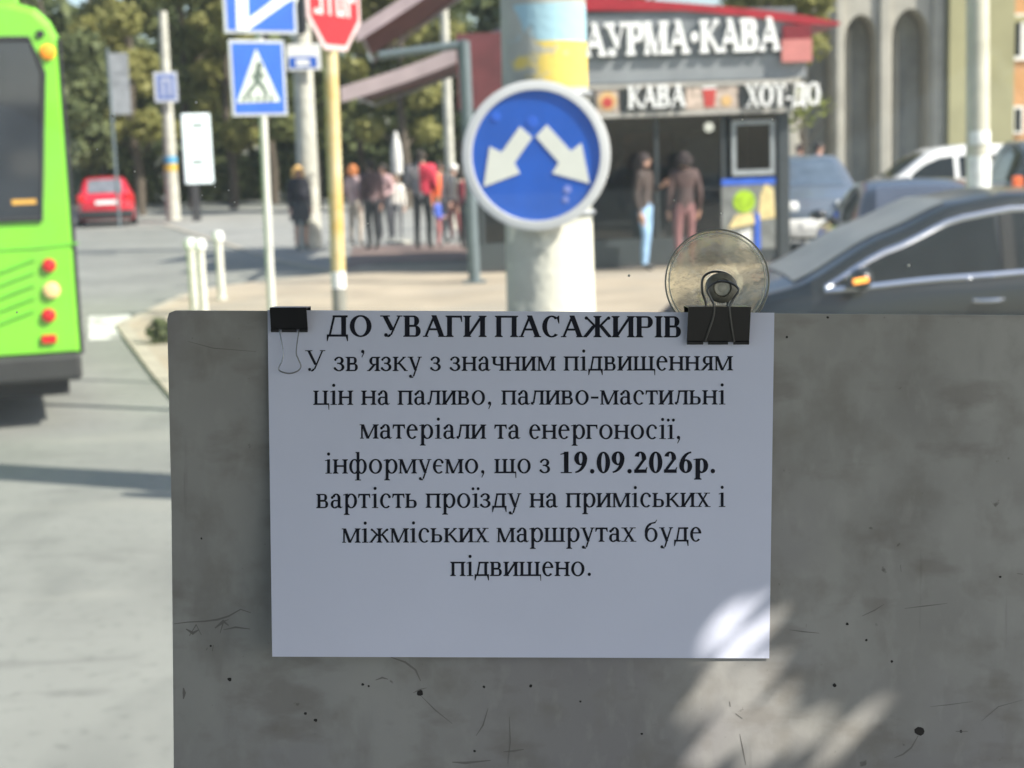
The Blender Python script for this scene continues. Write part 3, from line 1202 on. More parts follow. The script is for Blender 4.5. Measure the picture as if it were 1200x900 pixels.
# concrete pole with worn blue and yellow band
YP = 7.7
pb = at(645, 345, YP)
pt = at(636, 5, YP)
lean = (pt - pb) / (pt.z - pb.z)
cp = thing('concrete_pole', 'thick concrete pole with a worn blue and yellow painted band', 'pole', (pb.x - lean.x * (pb.z - Z1), YP, Z1))
mt = mat('painted concrete pole', (0.36, 0.36, 0.31), 0.85, var=0.2, scale=4, bump=0.5, detail=8)
t_ = mt.node_tree
bs = t_.nodes['Principled BSDF']
tc = [n for n in t_.nodes if n.type == 'TEX_COORD'][0]
rp = [n for n in t_.nodes if n.type == 'VALTORGB'][0]
sp = t_.nodes.new('ShaderNodeSeparateXYZ')
t_.links.new(tc.outputs['Object'], sp.inputs[0])
zz = lambda py: at(640, py, YP).z - Z1
def band(z0_, z1_, colr, prev, seed, thr):
    nz = t_.nodes.new('ShaderNodeTexNoise')
    nz.inputs['Scale'].default_value = 7
    nz.inputs['Detail'].default_value = 8
    mp = t_.nodes.new('ShaderNodeMapping')
    mp.inputs['Location'].default_value = (seed, 0, 0)
    t_.links.new(tc.outputs['Object'], mp.inputs[0])
    t_.links.new(mp.outputs[0], nz.inputs['Vector'])
    # colour kept towards larger x: bands worn on the left, painted sunlight lower down
    ma = t_.nodes.new('ShaderNodeMath'); ma.operation = 'MULTIPLY_ADD'
    ma.inputs[1].default_value = 1.1
    t_.links.new(sp.outputs['X'], ma.inputs[0])
    t_.links.new(nz.outputs['Fac'], ma.inputs[2])
    ra = t_.nodes.new('ShaderNodeValToRGB')
    ra.color_ramp.elements[0].position = thr
    ra.color_ramp.elements[1].position = thr + .08
    t_.links.new(ma.outputs[0], ra.inputs[0])
    a_ = t_.nodes.new('ShaderNodeMath'); a_.operation = 'GREATER_THAN'; a_.inputs[1].default_value = z0_
    b_ = t_.nodes.new('ShaderNodeMath'); b_.operation = 'LESS_THAN'; b_.inputs[1].default_value = z1_
    t_.links.new(sp.outputs['Z'], a_.inputs[0]); t_.links.new(sp.outputs['Z'], b_.inputs[0])
    m1 = t_.nodes.new('ShaderNodeMath'); m1.operation = 'MULTIPLY'
    m2 = t_.nodes.new('ShaderNodeMath'); m2.operation = 'MULTIPLY'
    t_.links.new(a_.outputs[0], m1.inputs[0]); t_.links.new(b_.outputs[0], m1.inputs[1])
    t_.links.new(m1.outputs[0], m2.inputs[0]); t_.links.new(ra.outputs[0], m2.inputs[1])
    mx = t_.nodes.new('ShaderNodeMix'); mx.data_type = 'RGBA'
    t_.links.new(m2.outputs[0], mx.inputs[0])
    t_.links.new(prev, mx.inputs[6])
    mx.inputs[7].default_value = (*colr, 1)
    return mx.outputs[2]
o1 = band(zz(51), zz(8), (0.3, 0.47, 0.53), rp.outputs['Color'], 3.1, 0.36)
o2 = band(zz(104), zz(51), (0.62, 0.47, 0.1), o1, 9.7, 0.44)
o3 = band(-1, zz(262), (0.62, 0.6, 0.5), o2, 5.2, 0.36)  # sunlit right side of the lower shaft, put into the colour as cream
t_.links.new(o3, bs.inputs['Base Color'])
b = MB()
rb, rt = .212, .198
HP = 8.5
b.tube([(lean.x * z, 0, z) for z in [HP * i / 24 for i in range(25)]], [rb + .02 - (.012 + rb - rt) * i / 8 for i in range(25)], 28)
b.build('shaft', mt, cp, True)
for py in (112, 250):
    b = MB()
    z = zz(py)
    b.tube([(lean.x * z + .226 * math.cos(a), .226 * math.sin(a), z) for a in [i * math.pi / 12 for i in range(24)]], .012, 6, closed=True)
    b.build('clamp_band', M_steel, cp)

def disc_sign(pl, r, mb, y0, y1, mi, ry=None):
    pass

# round blue sign on the pole
ys = YP - .27
pc = at(628, 182.5, ys)
pl = rot_plane(pc, R(-8))
sg = plane_thing('keep_either_side_sign', 'round blue sign with two white arrows pointing down left and right', 'road sign', pl)
rs = .352
b = MB()
b.lathe([(rs, .0), (rs, .018), (rs - .012, .02)], 64, (0, 0, 0), 'y', 0)
b.build('backing', M_steel, sg)
b = MB()
n = 64
vs = []
for rr, yy in ((rs + .004, .012), (rs + .004, -.012), (rs - .012, -.016), (rs - .04, -.016), (rs - .042, -.004)):
    vs.append((rr, yy))
for i in range(len(vs) - 1):
    pass
vv, ff = [], []
for (rr, yy) in vs:
    for j in range(n):
        a = 2 * math.pi * j / n
        vv.append((rr * math.cos(a), yy, rr * math.sin(a)))
for i in range(len(vs) - 1):
    for j in range(n):
        ff.append((i * n + j, i * n + (j + 1) % n, (i + 1) * n + (j + 1) % n, (i + 1) * n + j))
b.add(vv, ff)
b.build('rim', mat('sign rim grey white', (0.62, 0.62, 0.6), .45, var=.06), sg, True)
b = MB()
b.lathe([(rs - .041, -.003), (rs - .041, -.001)], 64, (0, 0, 0), 'y', 0)
b.build('face', M_blue, sg)
def loc(px, py):
    return pl.uv(px, py)
b = MB()
A1 = [(622, 148), (627, 165), (604, 194), (610, 201), (606, 205), (566, 219), (573, 171), (586, 178), (609, 149), (616, 147)]
A1 = [(609.5, 148), (624, 161), (603, 191), (609.5, 203), (567, 219), (574, 171.5), (588, 178.5)]
A2 = [(641, 146), (628, 160), (655, 190.5), (647, 203), (691, 215), (681.5, 167.5), (669, 177)]
for A in (A1, A2):
    b.prism([loc(*q) for q in A], 'y', -.0075, -.0035)
b.build('arrow', mat('arrow cream', (0.72, 0.72, 0.62), .5, var=.05), sg)
for px, py, r in ((624, 143, .03), (581, 137, .025), (665, 222, .02), (663, 234, .016)):
    q = loc(px, py)
    b = MB()
    b.lathe([(r, -.0055), (r * .6, -.0065)], 10, (q[0], 0, q[1]), 'y')
    b.build('bolt', mat('bolt blue', (0.025, 0.12, 0.58), .5) if py < 200 else mat('sticker residue', (0.2, 0.25, 0.58), .6), sg)

# square pedestrian sign with the direction sign above, on one thin post
YS = 12.3
p0 = at(318, 355, YS)
p1 = at(308, 135, YS)
ln = (p1 - p0) / (p1.z - p0.z)
base = p0 - ln * (p0.z - Z1)
t = thing('sign_post', 'thin pale steel post carrying the pedestrian sign and the lane sign', 'pole', (base.x, YS, Z1))
b = MB()
b.tube([(0, 0, 0), (ln.x * 4, 0, 4.0)], .032, 10)
b.build('tube', mat('pale post paint', (0.55, 0.55, 0.5), .55, var=.1), t, True)
b = MB()
b.tube([(0, 0, 0), (0, 0, .12)], .06, 10)
b.build('foot', M_conc, t)

M_rimg = mat('sign rim grey', (.42, .45, .48), .5, var=.08)
def panel_sign(name, label, Y, yaw, quad, extra, rim=.03, th=.012, rimmat=None, facemat=None):
    """quad = (px0, py0, px1, py1) of the middle box; real shape is a rectangle turned by yaw"""
    cx, cy = (quad[0] + quad[2]) / 2, (quad[1] + quad[3]) / 2
    pl = rot_plane(at(cx, cy, Y), yaw)
    u0_, v1_ = pl.uv(quad[0], cy)[0], pl.uv(cx, quad[1])[1]
    u1_, v0_ = pl.uv(quad[2], cy)[0], pl.uv(cx, quad[3])[1]
    s = plane_thing(name, label, 'road sign', pl)
    b = MB()
    b.box(u0_, u1_, 0, th, v0_, v1_, bev=.004)
    b.build('panel', rimmat or M_rimg, s)
    b = MB()
    b.box(u0_ + rim, u1_ - rim, -.004, -.001, v0_ + rim, v1_ - rim)
    b.build('face', facemat or M_blue, s)
    extra(s, pl)
    return s
YAWP = R(33)
def ped(s, pl):
    b = MB()
    tri = [(300, 56), (325, 122), (278, 122)]
    tri = [(299.5, 57), (328, 119), (277, 121)]
    b.prism([pl.uv(*q) for q in tri], 'y', -.009, -.005)
    b.build('triangle', mat('sign white', (0.48, 0.53, 0.48), .5, var=.15, scale=12), s)
    b = MB()
    U = lambda q: pl.uv(*q)
    def limb(a, c, w_):
        a, c = Vector(U(a)), Vector(U(c))
        d = (c - a).normalized()
        n_ = Vector((-d.y, d.x)) * w_
        b.prism([(a + n_)[:], (a - n_)[:], (c - n_)[:], (c + n_)[:]], 'y', -.013 - .0004 * rnd.random(), -.0095)
    q = U((303, 77))
    b.lathe([(.028, -.0135), (.028, -.0098)], 12, (q[0], 0, q[1]), 'y')
    limb((302, 81), (301, 96), .026)
    limb((301, 95), (293, 106), .017)
    limb((293, 106), (288, 112), .014)
    limb((302, 95), (309, 104), .017)
    limb((309, 104), (312, 112), .014)
    limb((302, 83), (295, 92), .011)
    limb((302, 83), (309, 91), .011)
    for i in range(5):
        limb((284 + i * 8, 118), (287 + i * 8, 112), .012)
    b.build('pedestrian_symbol', mat('symbol black', (0.06, 0.09, 0.07), .6), s)
panel_sign('pedestrian_crossing_sign', 'square blue pedestrian crossing sign with a white triangle and walking figure', YS - .05, YAWP, (270, 47, 335, 136), ped, rim=.024)
def lane(s, pl):
    b = MB()
    U = lambda *q: pl.uv(*q)
    def bar(pts, y):
        b.prism([pl.uv(*q) for q in pts], 'y', y, -.0045)
    bar([(277, 36), (291, 36), (288, -60), (274, -60)], -.009)
    bar([(289, 36), (291, 22), (330, -8), (345, -12), (345, -2), (334, 4)], -.0095)
    bar([(345, -25), (345, 8), (352, -10)], -.0095)
    b.build('lane_symbol', mat('lane white', (0.62, 0.66, 0.64)), s)
panel_sign('lane_direction_sign', 'large blue sign with a white line branching to the right, cut by the top edge', YS - .06, YAWP, (260, -75, 346, 39.5), lane, rim=.026)

# stop sign on yellow pole
YT = 10.7
p0 = at(397.5, 350, YT)
p1 = at(387, 62, YT)
ln = (p1 - p0) / (p1.z - p0.z)
base = p0 - ln * (p0.z - Z1)
t = thing('stop_sign', 'red octagonal stop sign turned aside on a peeling yellow pole', 'road sign', (base.x, YT, Z1))
mp = mat('peeling yellow pole', (0.5, 0.33, 0.07), .6, var=.3, rgb2=(0.62, 0.55, 0.33), scale=5, detail=8)
zc_ = at(390, -2, YT).z - Z1
zl = at(397, 318, YT).z - Z1
b = MB()
b.tube([(ln.x * z, 0, z) for z in (zl, zl + 1, zc_ + .25)], .05, 14)
b.build('pole', mp, t, True)
b = MB()
b.tube([(ln.x * z, 0, z) for z in (0, zl - .12)], .05, 14, 0)
b.tube([(ln.x * z, 0, z) for z in (zl - .118, zl)], .051, 14, 1)
b.build('pole_base', [mat('grey dark post', (0.2, 0.2, 0.17), .7), M_white], t, True)
yaw = R(65)
rot = Matrix.Rotation(yaw, 4, 'Z')
def octo(mb, r, y0, y1, mi=0):
    pts = [(r * math.cos(R(22.5 + 45 * i)), r * math.sin(R(22.5 + 45 * i))) for i in range(8)]
    mb.prism(pts, 'y', y0, y1, mi)
def turned(mb, cx, cz, yaw_, yoff=-.07):
    c, s_ = math.cos(yaw_), math.sin(yaw_)
    # plane local x -> (c, s), local y (away from the face) -> (-s, c)
    mb.v = [(cx + v[0] * c - (v[1] + yoff) * s_, v[0] * s_ + (v[1] + yoff) * c, cz + v[2]) for v in mb.v]
    return mb
cx = ln.x * zc_ - .03
b = MB(); octo(b, .378, -.006, .006)
turned(b, cx, zc_, yaw).build('plate', mat('faded pink rim', (.55, .42, .41), .5), t)
b = MB(); octo(b, .335, -.011, -.008)
turned(b, cx, zc_, yaw).build('face', mat('stop red', (0.66, 0.012, 0.018), .4, var=.08), t)
# block letters STOP
def block(mb, ch, x, w_, h, st, y0, y1):
    def r(x0, z0, x1, z1):
        mb.box(x0, x1, y0 - rnd.random() * .0006, y1, z0, z1)
    if ch == 'S':
        for z in (0, h / 2 - st / 2, h - st):
            r(x, z, x + w_, z + st)
        r(x, h / 2, x + st, h)
        r(x + w_ - st, 0, x + w_, h / 2)
    elif ch == 'T':
        r(x, h - st, x + w_, h)
        r(x + w_ / 2 - st / 2, 0, x + w_ / 2 + st / 2, h)
    elif ch == 'O':
        r(x, 0, x + w_, st); r(x, h - st, x + w_, h); r(x, 0, x + st, h); r(x + w_ - st, 0, x + w_, h)
    elif ch == 'P':
        r(x, 0, x + st, h); r(x, h - st, x + w_, h); r(x, h * .42, x + w_, h * .42 + st); r(x + w_ - st, h * .42, x + w_, h)
b = MB()
for i, ch in enumerate('STOP'):
    block(b, ch, -.27 + i * .142, .112, .24, .034, -.016, -.012)
b.v = [(v[0], v[1], v[2] - .12) for v in b.v]
turned(b, cx, zc_, yaw).build('lettering', mat('faded letter', (.6, .5, .48), .5), t)

# tram pole with stop plate and traffic light
YQ = 20.6
p0 = at(365, 292, YQ * 1815 / 1815)
base = gnd(364, 291, Z1)
YQ = base.y
p1 = at(354, 50, YQ)
ln = Vector(((p1.x - base.x) / (p1.z - Z1), 0, 0))
t = thing('tram_pole', 'pale concrete pole with a bus stop plate beside the blonde woman', 'pole', (base.x, YQ, Z1))
b = MB()
b.tube([(ln.x * z, 0, z) for z in [i * .5 for i in range(17)]], [.235 - .006 * i for i in range(17)], 16)
b.build('shaft', M_conc, t, True)
k_ = 1800 / (YQ * math.cos(PITCH))
plq = rot_plane(at(355.5, 66, YQ - .32), R(4))
s = plane_thing('bus_stop_plate', 'small white plate with a blue lettered lower half fixed on the pale pole', 'sign', plq)
q0, q1 = plq.uv(337, 83), plq.uv(375, 51)
b = MB()
b.box(q0[0], q1[0], 0, .02, q0[1], q1[1], bev=.005)
b.build('panel', M_white, s)
b = MB()
f0, f1 = plq.uv(339, 80), plq.uv(371, 66)
b.box(f0[0], f1[0], -.006, -.002, f0[1], f1[1])
b.build('face', M_blue, s)
b = MB()
g0, g1 = plq.uv(347, 77.5), plq.uv(363, 69)
b.prism([(g0[0], g0[1]), (g1[0], g0[1]), (g1[0], g1[1] - .04), (g1[0] - .05, g1[1]), (g0[0], g1[1])], 'y', -.011, -.0065)
b.build('bus_symbol', M_white, s)
# traffic light on the pole, seen from behind and the side
tl = plane_thing('traffic_light', 'black traffic light housing with back plate behind the stop sign', 'traffic light', rot_plane(at(352, 4, YQ - .75), R(150)))
b = MB()
b.box(-.14, .14, -.02, .25, -.55, .45, bev=.03)
b.build('housing', M_black, tl)
b = MB()
b.box(-.26, .3, .26, .275, -.62, .6)
b.build('back_plate', M_black, tl)
for i, mm in enumerate((M_redlamp, M_amber, mat('green lamp', (0.01, 0.25, 0.12), .3))):
    b = MB()
    b.lathe([(.1, -.03), (.08, -.05), (.02, -.06)], 16, (0, 0, .27 - .31 * i), 'y')
    ol = b.build('lens', mm, tl, True)
    b = MB()
    b.tube([(.115 * math.cos(a), -.12, .27 - .31 * i + .115 * math.sin(a)) for a in [math.pi * j / 8 for j in range(9)]], .012, 6)
    b.build('visor', M_black, ol)
b = MB()
b.tube([(0, -.05, .0), (-0.3, -.5, .0)], .03, 8)
b.build('bracket', M_black, tl)

# bollards
def bollard_proto(label, base, h, r):
    t = thing('bollard', label, 'bollard', (base.x, base.y, Z1), 0, 'white bollards on the pavement corner')
    b = MB()
    b.lathe([(r, 0), (r, h - .14), (r * 1.02, h - .14)], 16)
    b.build('post', mat('cream post paint', (.58, .57, .5), .6, var=.12, scale=9), t, True)
    b = MB()
    b.lathe([(r * 1.02, h - .14), (r * 1.45, h - .12), (r * 1.5, h - .05), (r * 1.1, h - .008), (r * .2, h)], 16)
    b.build('cap', M_white, t, True)
    b = MB()
    b.lathe([(r * 1.6, -.01), (r * 1.6, .02), (r * 1.02, .03)], 16)
    b.build('foot', M_conc, t, True)
    return t
bp_ = bollard_proto('white bollard farther back, right of the close pair', gnd(260, 351, Z1), .9, .05)
for (px, py, lb) in ((239, 368, 'thicker looking white bollard, right one of the close pair'), (228, 366, 'white bollard at the far left of the pavement corner')):
    c = copy_thing(bp_)
    g = gnd(px, py, Z1)
    c.location = (g.x, g.y, Z1)
    c['label'] = lb

# distant pole with blue sign, banner, advert panel
g = gnd(203, 258, Z1)
t = thing('banded_pole', 'pale banded concrete pole with a small blue sign, far left under the trees', 'pole', (g.x, g.y, Z1 - .1))
zt_ = at(195, 122, g.y).z - Z1
dx = at(196, 122, g.y).x - g.x
b = MB()
b.tube([(dx * z / zt_, 0, z) for z in (0, 1, 2, 3, zt_, zt_ + 3)], [.24, .22, .2, .185, .17, .13], 12)
b.build('shaft', M_conc, t, True)
for z_, mm in ((at(200, 184, g.y).z, mat('band blue', (.08, .3, .5), .6)), (at(200, 193, g.y).z, mat('band yellow', (.6, .4, .06), .6))):
    b = MB()
    x_ = dx * (z_ - Z1) / zt_
    b.tube([(x_, 0, z_ - Z1 - .1), (x_, 0, z_ - Z1 + .12)], .215, 12)
    b.build('painted_band', mm, t, True)
plz = rot_plane(at(194.5, 102, g.y - .35), R(8))
s = plane_thing('road_sign', 'small faded blue sign with a white symbol on the far banded pole', 'sign', plz)
a0, a1 = plz.uv(182, 120), plz.uv(207, 84)
b = MB(); b.box(a0[0], a1[0], 0, .02, a0[1], a1[1]); b.build('panel', mat('faded rim', (.5, .52, .58), .5), s)
a0, a1 = plz.uv(185, 117), plz.uv(204, 87)
b = MB(); b.box(a0[0], a1[0], -.006, -.002, a0[1], a1[1]); b.build('face', mat('faded blue', (.1, .15, .36), .5), s)
b = MB()
a0, a1 = plz.uv(190, 113), plz.uv(200, 90)
w_, h_ = a1[0] - a0[0], a1[1] - a0[1]
for (x0, x1, y0, y1) in ((0, .3, 0, .95), (.7, 1, 0, .8), (.3, 1, .8, .95)):
    b.box(a0[0] + w_ * x0, a0[0] + w_ * x1, -.012, -.007, a0[1] + h_ * y0, a0[1] + h_ * y1)
b.build('symbol', mat('faded symbol', (.4, .42, .5), .6), s)
g = at(141, 98, 44)
t = thing('banner', 'grey hanging banner on a slim mast among the trees', 'banner', (g.x, g.y, 0.1))
zb0, zb1 = at(141, 134, 44).z - .1, at(141, 62, 44).z - .1
b = MB(); b.tube([(-.3, 0, 0), (-.3, 0, zb1 + .15)], .045, 8); b.build('mast', M_gp, t, True)
b = MB()
for i in range(6):
    z0_, z1_ = zb0 + (zb1 - zb0) * i / 6, zb0 + (zb1 - zb0) * (i + 1) / 6
    b.box(-.27, .26, -.02 + .012 * math.sin(i), .0, z0_, z1_)
b.build('cloth', mat('banner grey', (.3, .31, .32), .7, var=.2, scale=3), t)
g = gnd(231, 259, Z1)
t = thing('advert_panel', 'pale upright advertising panel with two dark marks, left of the pedestrian sign', 'advertising panel', (g.x, g.y, Z1 - .05))
plv = rot_plane((g.x, g.y, Z1 - .05), R(28))
t.rotation_euler.z = R(28)
a0, a1 = plv.uv(217, 216), plv.uv(245, 133)
b = MB(); b.box(a0[0], a1[0], -.08, .1, a0[1], a1[1], bev=.03); b.build('panel', mat('panel pale', (.66, .75, .77), .5, var=.12, scale=2), t)
b = MB(); b.box(-.12, .12, -.05, .08, 0, a0[1] + .01); b.build('stand', M_dark, t)
for py in (147, 190):
    b = MB()
    q0, q1 = plv.uv(224, py + 3), plv.uv(237, py - 3)
    b.box(q0[0], q1[0], -.09, -.083, q0[1], q1[1])
    b.build('mark', mat('print grey', (.18, .22, .2), .6), t)
# pale far pole behind the awning, closed parasol, right lamp pole
g = gnd(530, 268, Z1)
t = thing('lamp_post', 'distant pale lamp post rising behind the terrace awning', 'pole', (g.x, g.y, Z1 - .05))
b = MB(); b.tube([(0, 0, z) for z in (0, 2, 4, 6, 9)], [.12, .115, .11, .1, .08], 12); b.build('shaft', M_conc, t, True)
b = MB(); b.tube([(0, 0, 8.9), (0, -.5, 9.3), (0, -1.3, 9.4)], .05, 8); b.build('arm', M_steel, t, True)
g = gnd(469, 285, Z1)
t = thing('parasol', 'closed white parasol standing between the customers', 'parasol', (g.x, g.y, Z1))
z0_, z1_ = at(469, 206, g.y).z - Z1, at(469, 154, g.y).z - Z1
b = MB(); b.lathe([(.04, z0_), (.11, z0_ + .05), (.12, z0_ + .4), (.09, z1_ - .25), (.03, z1_)], 12); b.build('canopy', mat('parasol cloth', (.6, .6, .58), .8), t, True)
b = MB(); b.tube([(0, 0, 0.04), (0, 0, z0_ + .1)], .022, 8); b.build('pole', M_steel, t, True)
b = MB(); b.lathe([(.25, 0), (.25, .05), (.06, .08)], 16); b.build('base', M_conc, t, True)
YL = 15.0
pa, pc = at(1145.5, 225, YL), at(1145.5, 0, YL)
dx = (pc.x - pa.x) / (pc.z - pa.z)
t = thing('utility_pole', 'pale concrete pole with torn white posters beside the white van', 'pole', (pa.x - dx * pa.z, YL, Z1))
b = MB()
b.tube([(dx * z, 0, z) for z in [i * .5 for i in range(17)]], [.118 - .002 * i for i in range(17)], 16)
b.build('shaft', mat('warm concrete', (.5, .48, .38), .85, var=.15, scale=5), t, True)
zz_ = at(1145, 175, YL).z - Z1
def wrap_poster(z0_, z1_, a0, a1, name):
    b = MB()
    n = 8
    vs, fs = [], []
    for i in range(n + 1):
        a = R(a0 + (a1 - a0) * i / n)
        for z in (z0_ + .015 * rnd.random(), z1_ - .015 * rnd.random()):
            for r_ in (.119, .122):
                vs.append((dx * z + r_ * math.cos(a), r_ * math.sin(a), z))
    for i in range(n):
        o = 4 * i
        fs += [(o, o + 4, o + 6, o + 2), (o + 1, o + 3, o + 7, o + 5), (o, o + 1, o + 5, o + 4), (o + 2, o + 6, o + 7, o + 3)]
    b.add(vs, fs)
    b.build(name, mat('poster paper', (.75, .76, .72), .8, var=.1, scale=12), t, True)
zq = lambda py: at(1145, py, YL).z - Z1
wrap_poster(zq(170), zq(153), 215, 330, 'poster')
wrap_poster(zq(222), zq(182), 205, 335, 'poster')
# ------------------------------------------------------------------ cars
def interp(pts, y):
    if y <= pts[0][0]:
        return pts[0][1]
    for (a, b_) in zip(pts, pts[1:]):
        if y <= b_[0]:
            f = (y - a[0]) / (b_[0] - a[0])
            f = f * f * (3 - 2 * f) * .35 + f * .65
            return a[1] + (b_[1] - a[1]) * f
    return pts[-1][1]


def catmull(P, n):
    out = []
    for i in range(len(P) - 1):
        p0, p1, p2, p3 = P[max(i - 1, 0)], P[i], P[i + 1], P[min(i + 2, len(P) - 1)]
        for j in range(n):
            t = j / n
            out.append(tuple(0.5 * ((2 * p1[d]) + (-p0[d] + p2[d]) * t + (2 * p0[d] - 5 * p1[d] + 4 * p2[d] - p3[d]) * t * t + (-p0[d] + 3 * p1[d] - 3 * p2[d] + p3[d]) * t ** 3) for d in (0, 1)))
    out.append(P[-1])
    return out


class Car:
    """front at +y; profiles are lists of (y, value)"""
    def __init__(s, L, W, top, belt, wr, wheels=(-1.35, 1.4), wr_r=.32, paint=None):
        s.L, s.W, s.top, s.belt, s.wr, s.wheels, s.rw, s.paint = L, W, top, belt, wr, wheels, wr_r, paint
        s.H = max(q[1] for q in top)

    def hw(s, y):
        h = s.W / 2
        f = abs(y) / (s.L / 2)
        return h * (1 - .16 * max(0, (f - .6) / .4) ** 2.2)

    def sec(s, y):
        w_ = s.hw(y)
        zs, zt = interp(s.belt, y), interp(s.top, y)
        zt = max(zt, zs + .02)
        c = min(1, max(0, (zt - zs) / (s.H - zs + .001)))
        wr_ = w_ * .86 + (s.wr - w_ * .86) * c
        up = .0
        end = max(0, (abs(y) / (s.L / 2) - .93) / .07)
        zb = .2 + .12 * end
        P = [(0, zb), (w_ * .9, zb), (w_ * .985, zb + .12), (w_, .58), (w_ * .985, zs - .09), (w_ * .955, zs - .01),
             (w_ * .93 + (wr_ - w_ * .93) * .5, zs + (zt - zs) * .5), (wr_, zs + (zt - zs) * .88), (wr_ * .86, zt - .008), (wr_ * .5, zt + .012), (0, zt + .018)]
        return catmull(P, 3)

    def xside(s, y, z):
        P = s.sec(y)
        for a, b_ in zip(P[9:], P[10:]):
            if a[1] <= z <= b_[1]:
                f = (z - a[1]) / (b_[1] - a[1] + 1e-9)
                return a[0] + (b_[0] - a[0]) * f
        return P[-4][0]

    def ztop(s, y, x):
        P = s.sec(y)
        Q = P[15:]
        for a, b_ in zip(Q, Q[1:]):
            if b_[0] <= abs(x) <= a[0]:
                f = (a[0] - abs(x)) / (a[0] - b_[0] + 1e-9)
                return a[1] + (b_[1] - a[1]) * f
        return Q[0][1]

    def body(s, parent):
        b = MB()
        n = 64
        ys = [-s.L / 2 + s.L * i / n for i in range(n + 1)]
        rows = []
        for y in ys:
            P = s.sec(y)
            full = [(x, z) for x, z in P] + [(-x, z) for x, z in P[-2:0:-1]]
            rows.append(full)
        k = len(rows[0])
        vs = [(x, y, z) for y, row in zip(ys, rows) for (x, z) in row]
        fs = []
        for i in range(n):
            for j in range(k):
                fs.append((i * k + j, i * k + (j + 1) % k, (i + 1) * k + (j + 1) % k, (i + 1) * k + j))
        # bulged ends
        for base, sg in ((0, -1), (n * k, 1)):
            row = rows[0] if sg < 0 else rows[-1]
            zc = sum(q[1] for q in row) / k
            yy = sg * s.L / 2
            o = len(vs)
            for x, z in row:
                vs.append((x * .9, yy + sg * .05, zc + (z - zc) * .86))
            for j in range(k):
                fs.append((base + j, base + (j + 1) % k, o + (j + 1) % k, o + j))
            fs.append(tuple(o + j for j in range(k)))
        b.add(vs, fs)
        return b.build('body', s.paint, parent, True)

    def side_glass(s, parent, y0, y1, name='side_window', gap=.03, up=.085, sides=(-1, 1), mt=None, off=.006):
        out = []
        for sg in sides:
            b = MB()
            n, m_ = 16, 5
            vs = []
            for i in range(n + 1):
                y = y0 + (y1 - y0) * i / n
                zl, zh = interp(s.belt, y) + gap, interp(s.top, y) - up
                zh = max(zh, zl + .004)
                for j in range(m_ + 1):
                    z = zl + (zh - zl) * j / m_
                    vs.append((sg * (s.xside(y, z) + off), y, z))
            fs = [(i * (m_ + 1) + j, (i + 1) * (m_ + 1) + j, (i + 1) * (m_ + 1) + j + 1, i * (m_ + 1) + j + 1) for i in range(n) for j in range(m_)]
            b.add(vs, fs)
            out.append(b.build(name, mt or M_carglass, parent, True))
        return out

    def screen(s, parent, y0, y1, name, w_=.9, mt=None, off=.01):
        b = MB()
        n, m_ = 10, 12
        vs = []
        for i in range(n + 1):
            y = y0 + (y1 - y0) * i / n
            c = s.sec(y)[24][0] * w_
            for j in range(m_ + 1):
                x = c * (2 * j / m_ - 1)
                vs.append((x, y, s.ztop(y, x) + off))
        fs = [(i * (m_ + 1) + j, (i + 1) * (m_ + 1) + j, (i + 1) * (m_ + 1) + j + 1, i * (m_ + 1) + j + 1) for i in range(n) for j in range(m_)]
        b.add(vs, fs)
        return b.build(name, mt or M_carglass, parent, True)

    def trim(s, parent, y0, y1, sg, r=.012, gap=.02, up=.075, mt=None):
        b = MB()
        lo = [(sg * (s.xside(y, interp(s.belt, y) + gap) + .01), y, interp(s.belt, y) + gap) for y in [y0 + (y1 - y0) * i / 24 for i in range(25)]]
        hi = []
        for i in range(25):
            y = y1 + (y0 - y1) * i / 24
            z = max(interp(s.top, y) - up, interp(s.belt, y) + gap + .012)
            hi.append((sg * (s.xside(y, z) + .01), y, z))
        b.tube(lo + hi, r, 6, closed=True)
        return b.build('window_trim', mt or M_chrome, parent, True)

    def wheels_(s, parent):
        for y in s.wheels:
            for sg in (-1, 1):
                x = sg * (s.hw(y) - .09)
                a = MB()
                a.lathe([(s.rw + .06, sg * .03), (s.rw + .06, sg * .098), (s.rw, sg * .1)], 28, (x, y, s.rw), 'x')
                a.build('wheel_arch', M_dark, parent, True)
                b = MB()
                b.lathe([(s.rw * .62, -.08), (s.rw * .95, -.1), (s.rw, -.06), (s.rw, .06), (s.rw * .95, .115), (s.rw * .62, .118)], 28, (x, y, s.rw), 'x') if sg > 0 else \
                    b.lathe([(s.rw * .62, .08), (s.rw * .95, .1), (s.rw, .06), (s.rw, -.06), (s.rw * .95, -.115), (s.rw * .62, -.118)], 28, (x, y, s.rw), 'x')
                wo = b.build('wheel', M_dark, parent, True)
                c = MB()
                c.lathe([(s.rw * .64, sg * .112), (s.rw * .6, sg * .122), (s.rw * .2, sg * .118), (s.rw * .12, sg * .126)], 20, (x, y, s.rw), 'x')
                for i in range(5):
                    a_ = i * 2 * math.pi / 5
                    c.tube([(x + sg * .123, y + s.rw * .1 * math.cos(a_), s.rw + s.rw * .1 * math.sin(a_)), (x + sg * .126, y + s.rw * .58 * math.cos(a_), s.rw + s.rw * .58 * math.sin(a_))], .022, 6)
                c.build('rim', M_alloy, wo, True)

    def plate(s, parent, y, z, sg, w_=.5):
        b = MB()
        b.box(-w_ / 2, w_ / 2, min(y, y + sg * .012), max(y, y + sg * .012), z - .055, z + .055)
        return b.build('number_plate', M_plate, parent)

    def lamps(s, parent, y, z, sg, mt, name, x=.62, w_=.16, h=.09):
        for k in (-1, 1):
            b = MB()
            b.box(k * x - w_, k * x + w_, y - .05, y + .05, z - h, z + h, bev=.03)
            b.build(name, mt, parent, True)

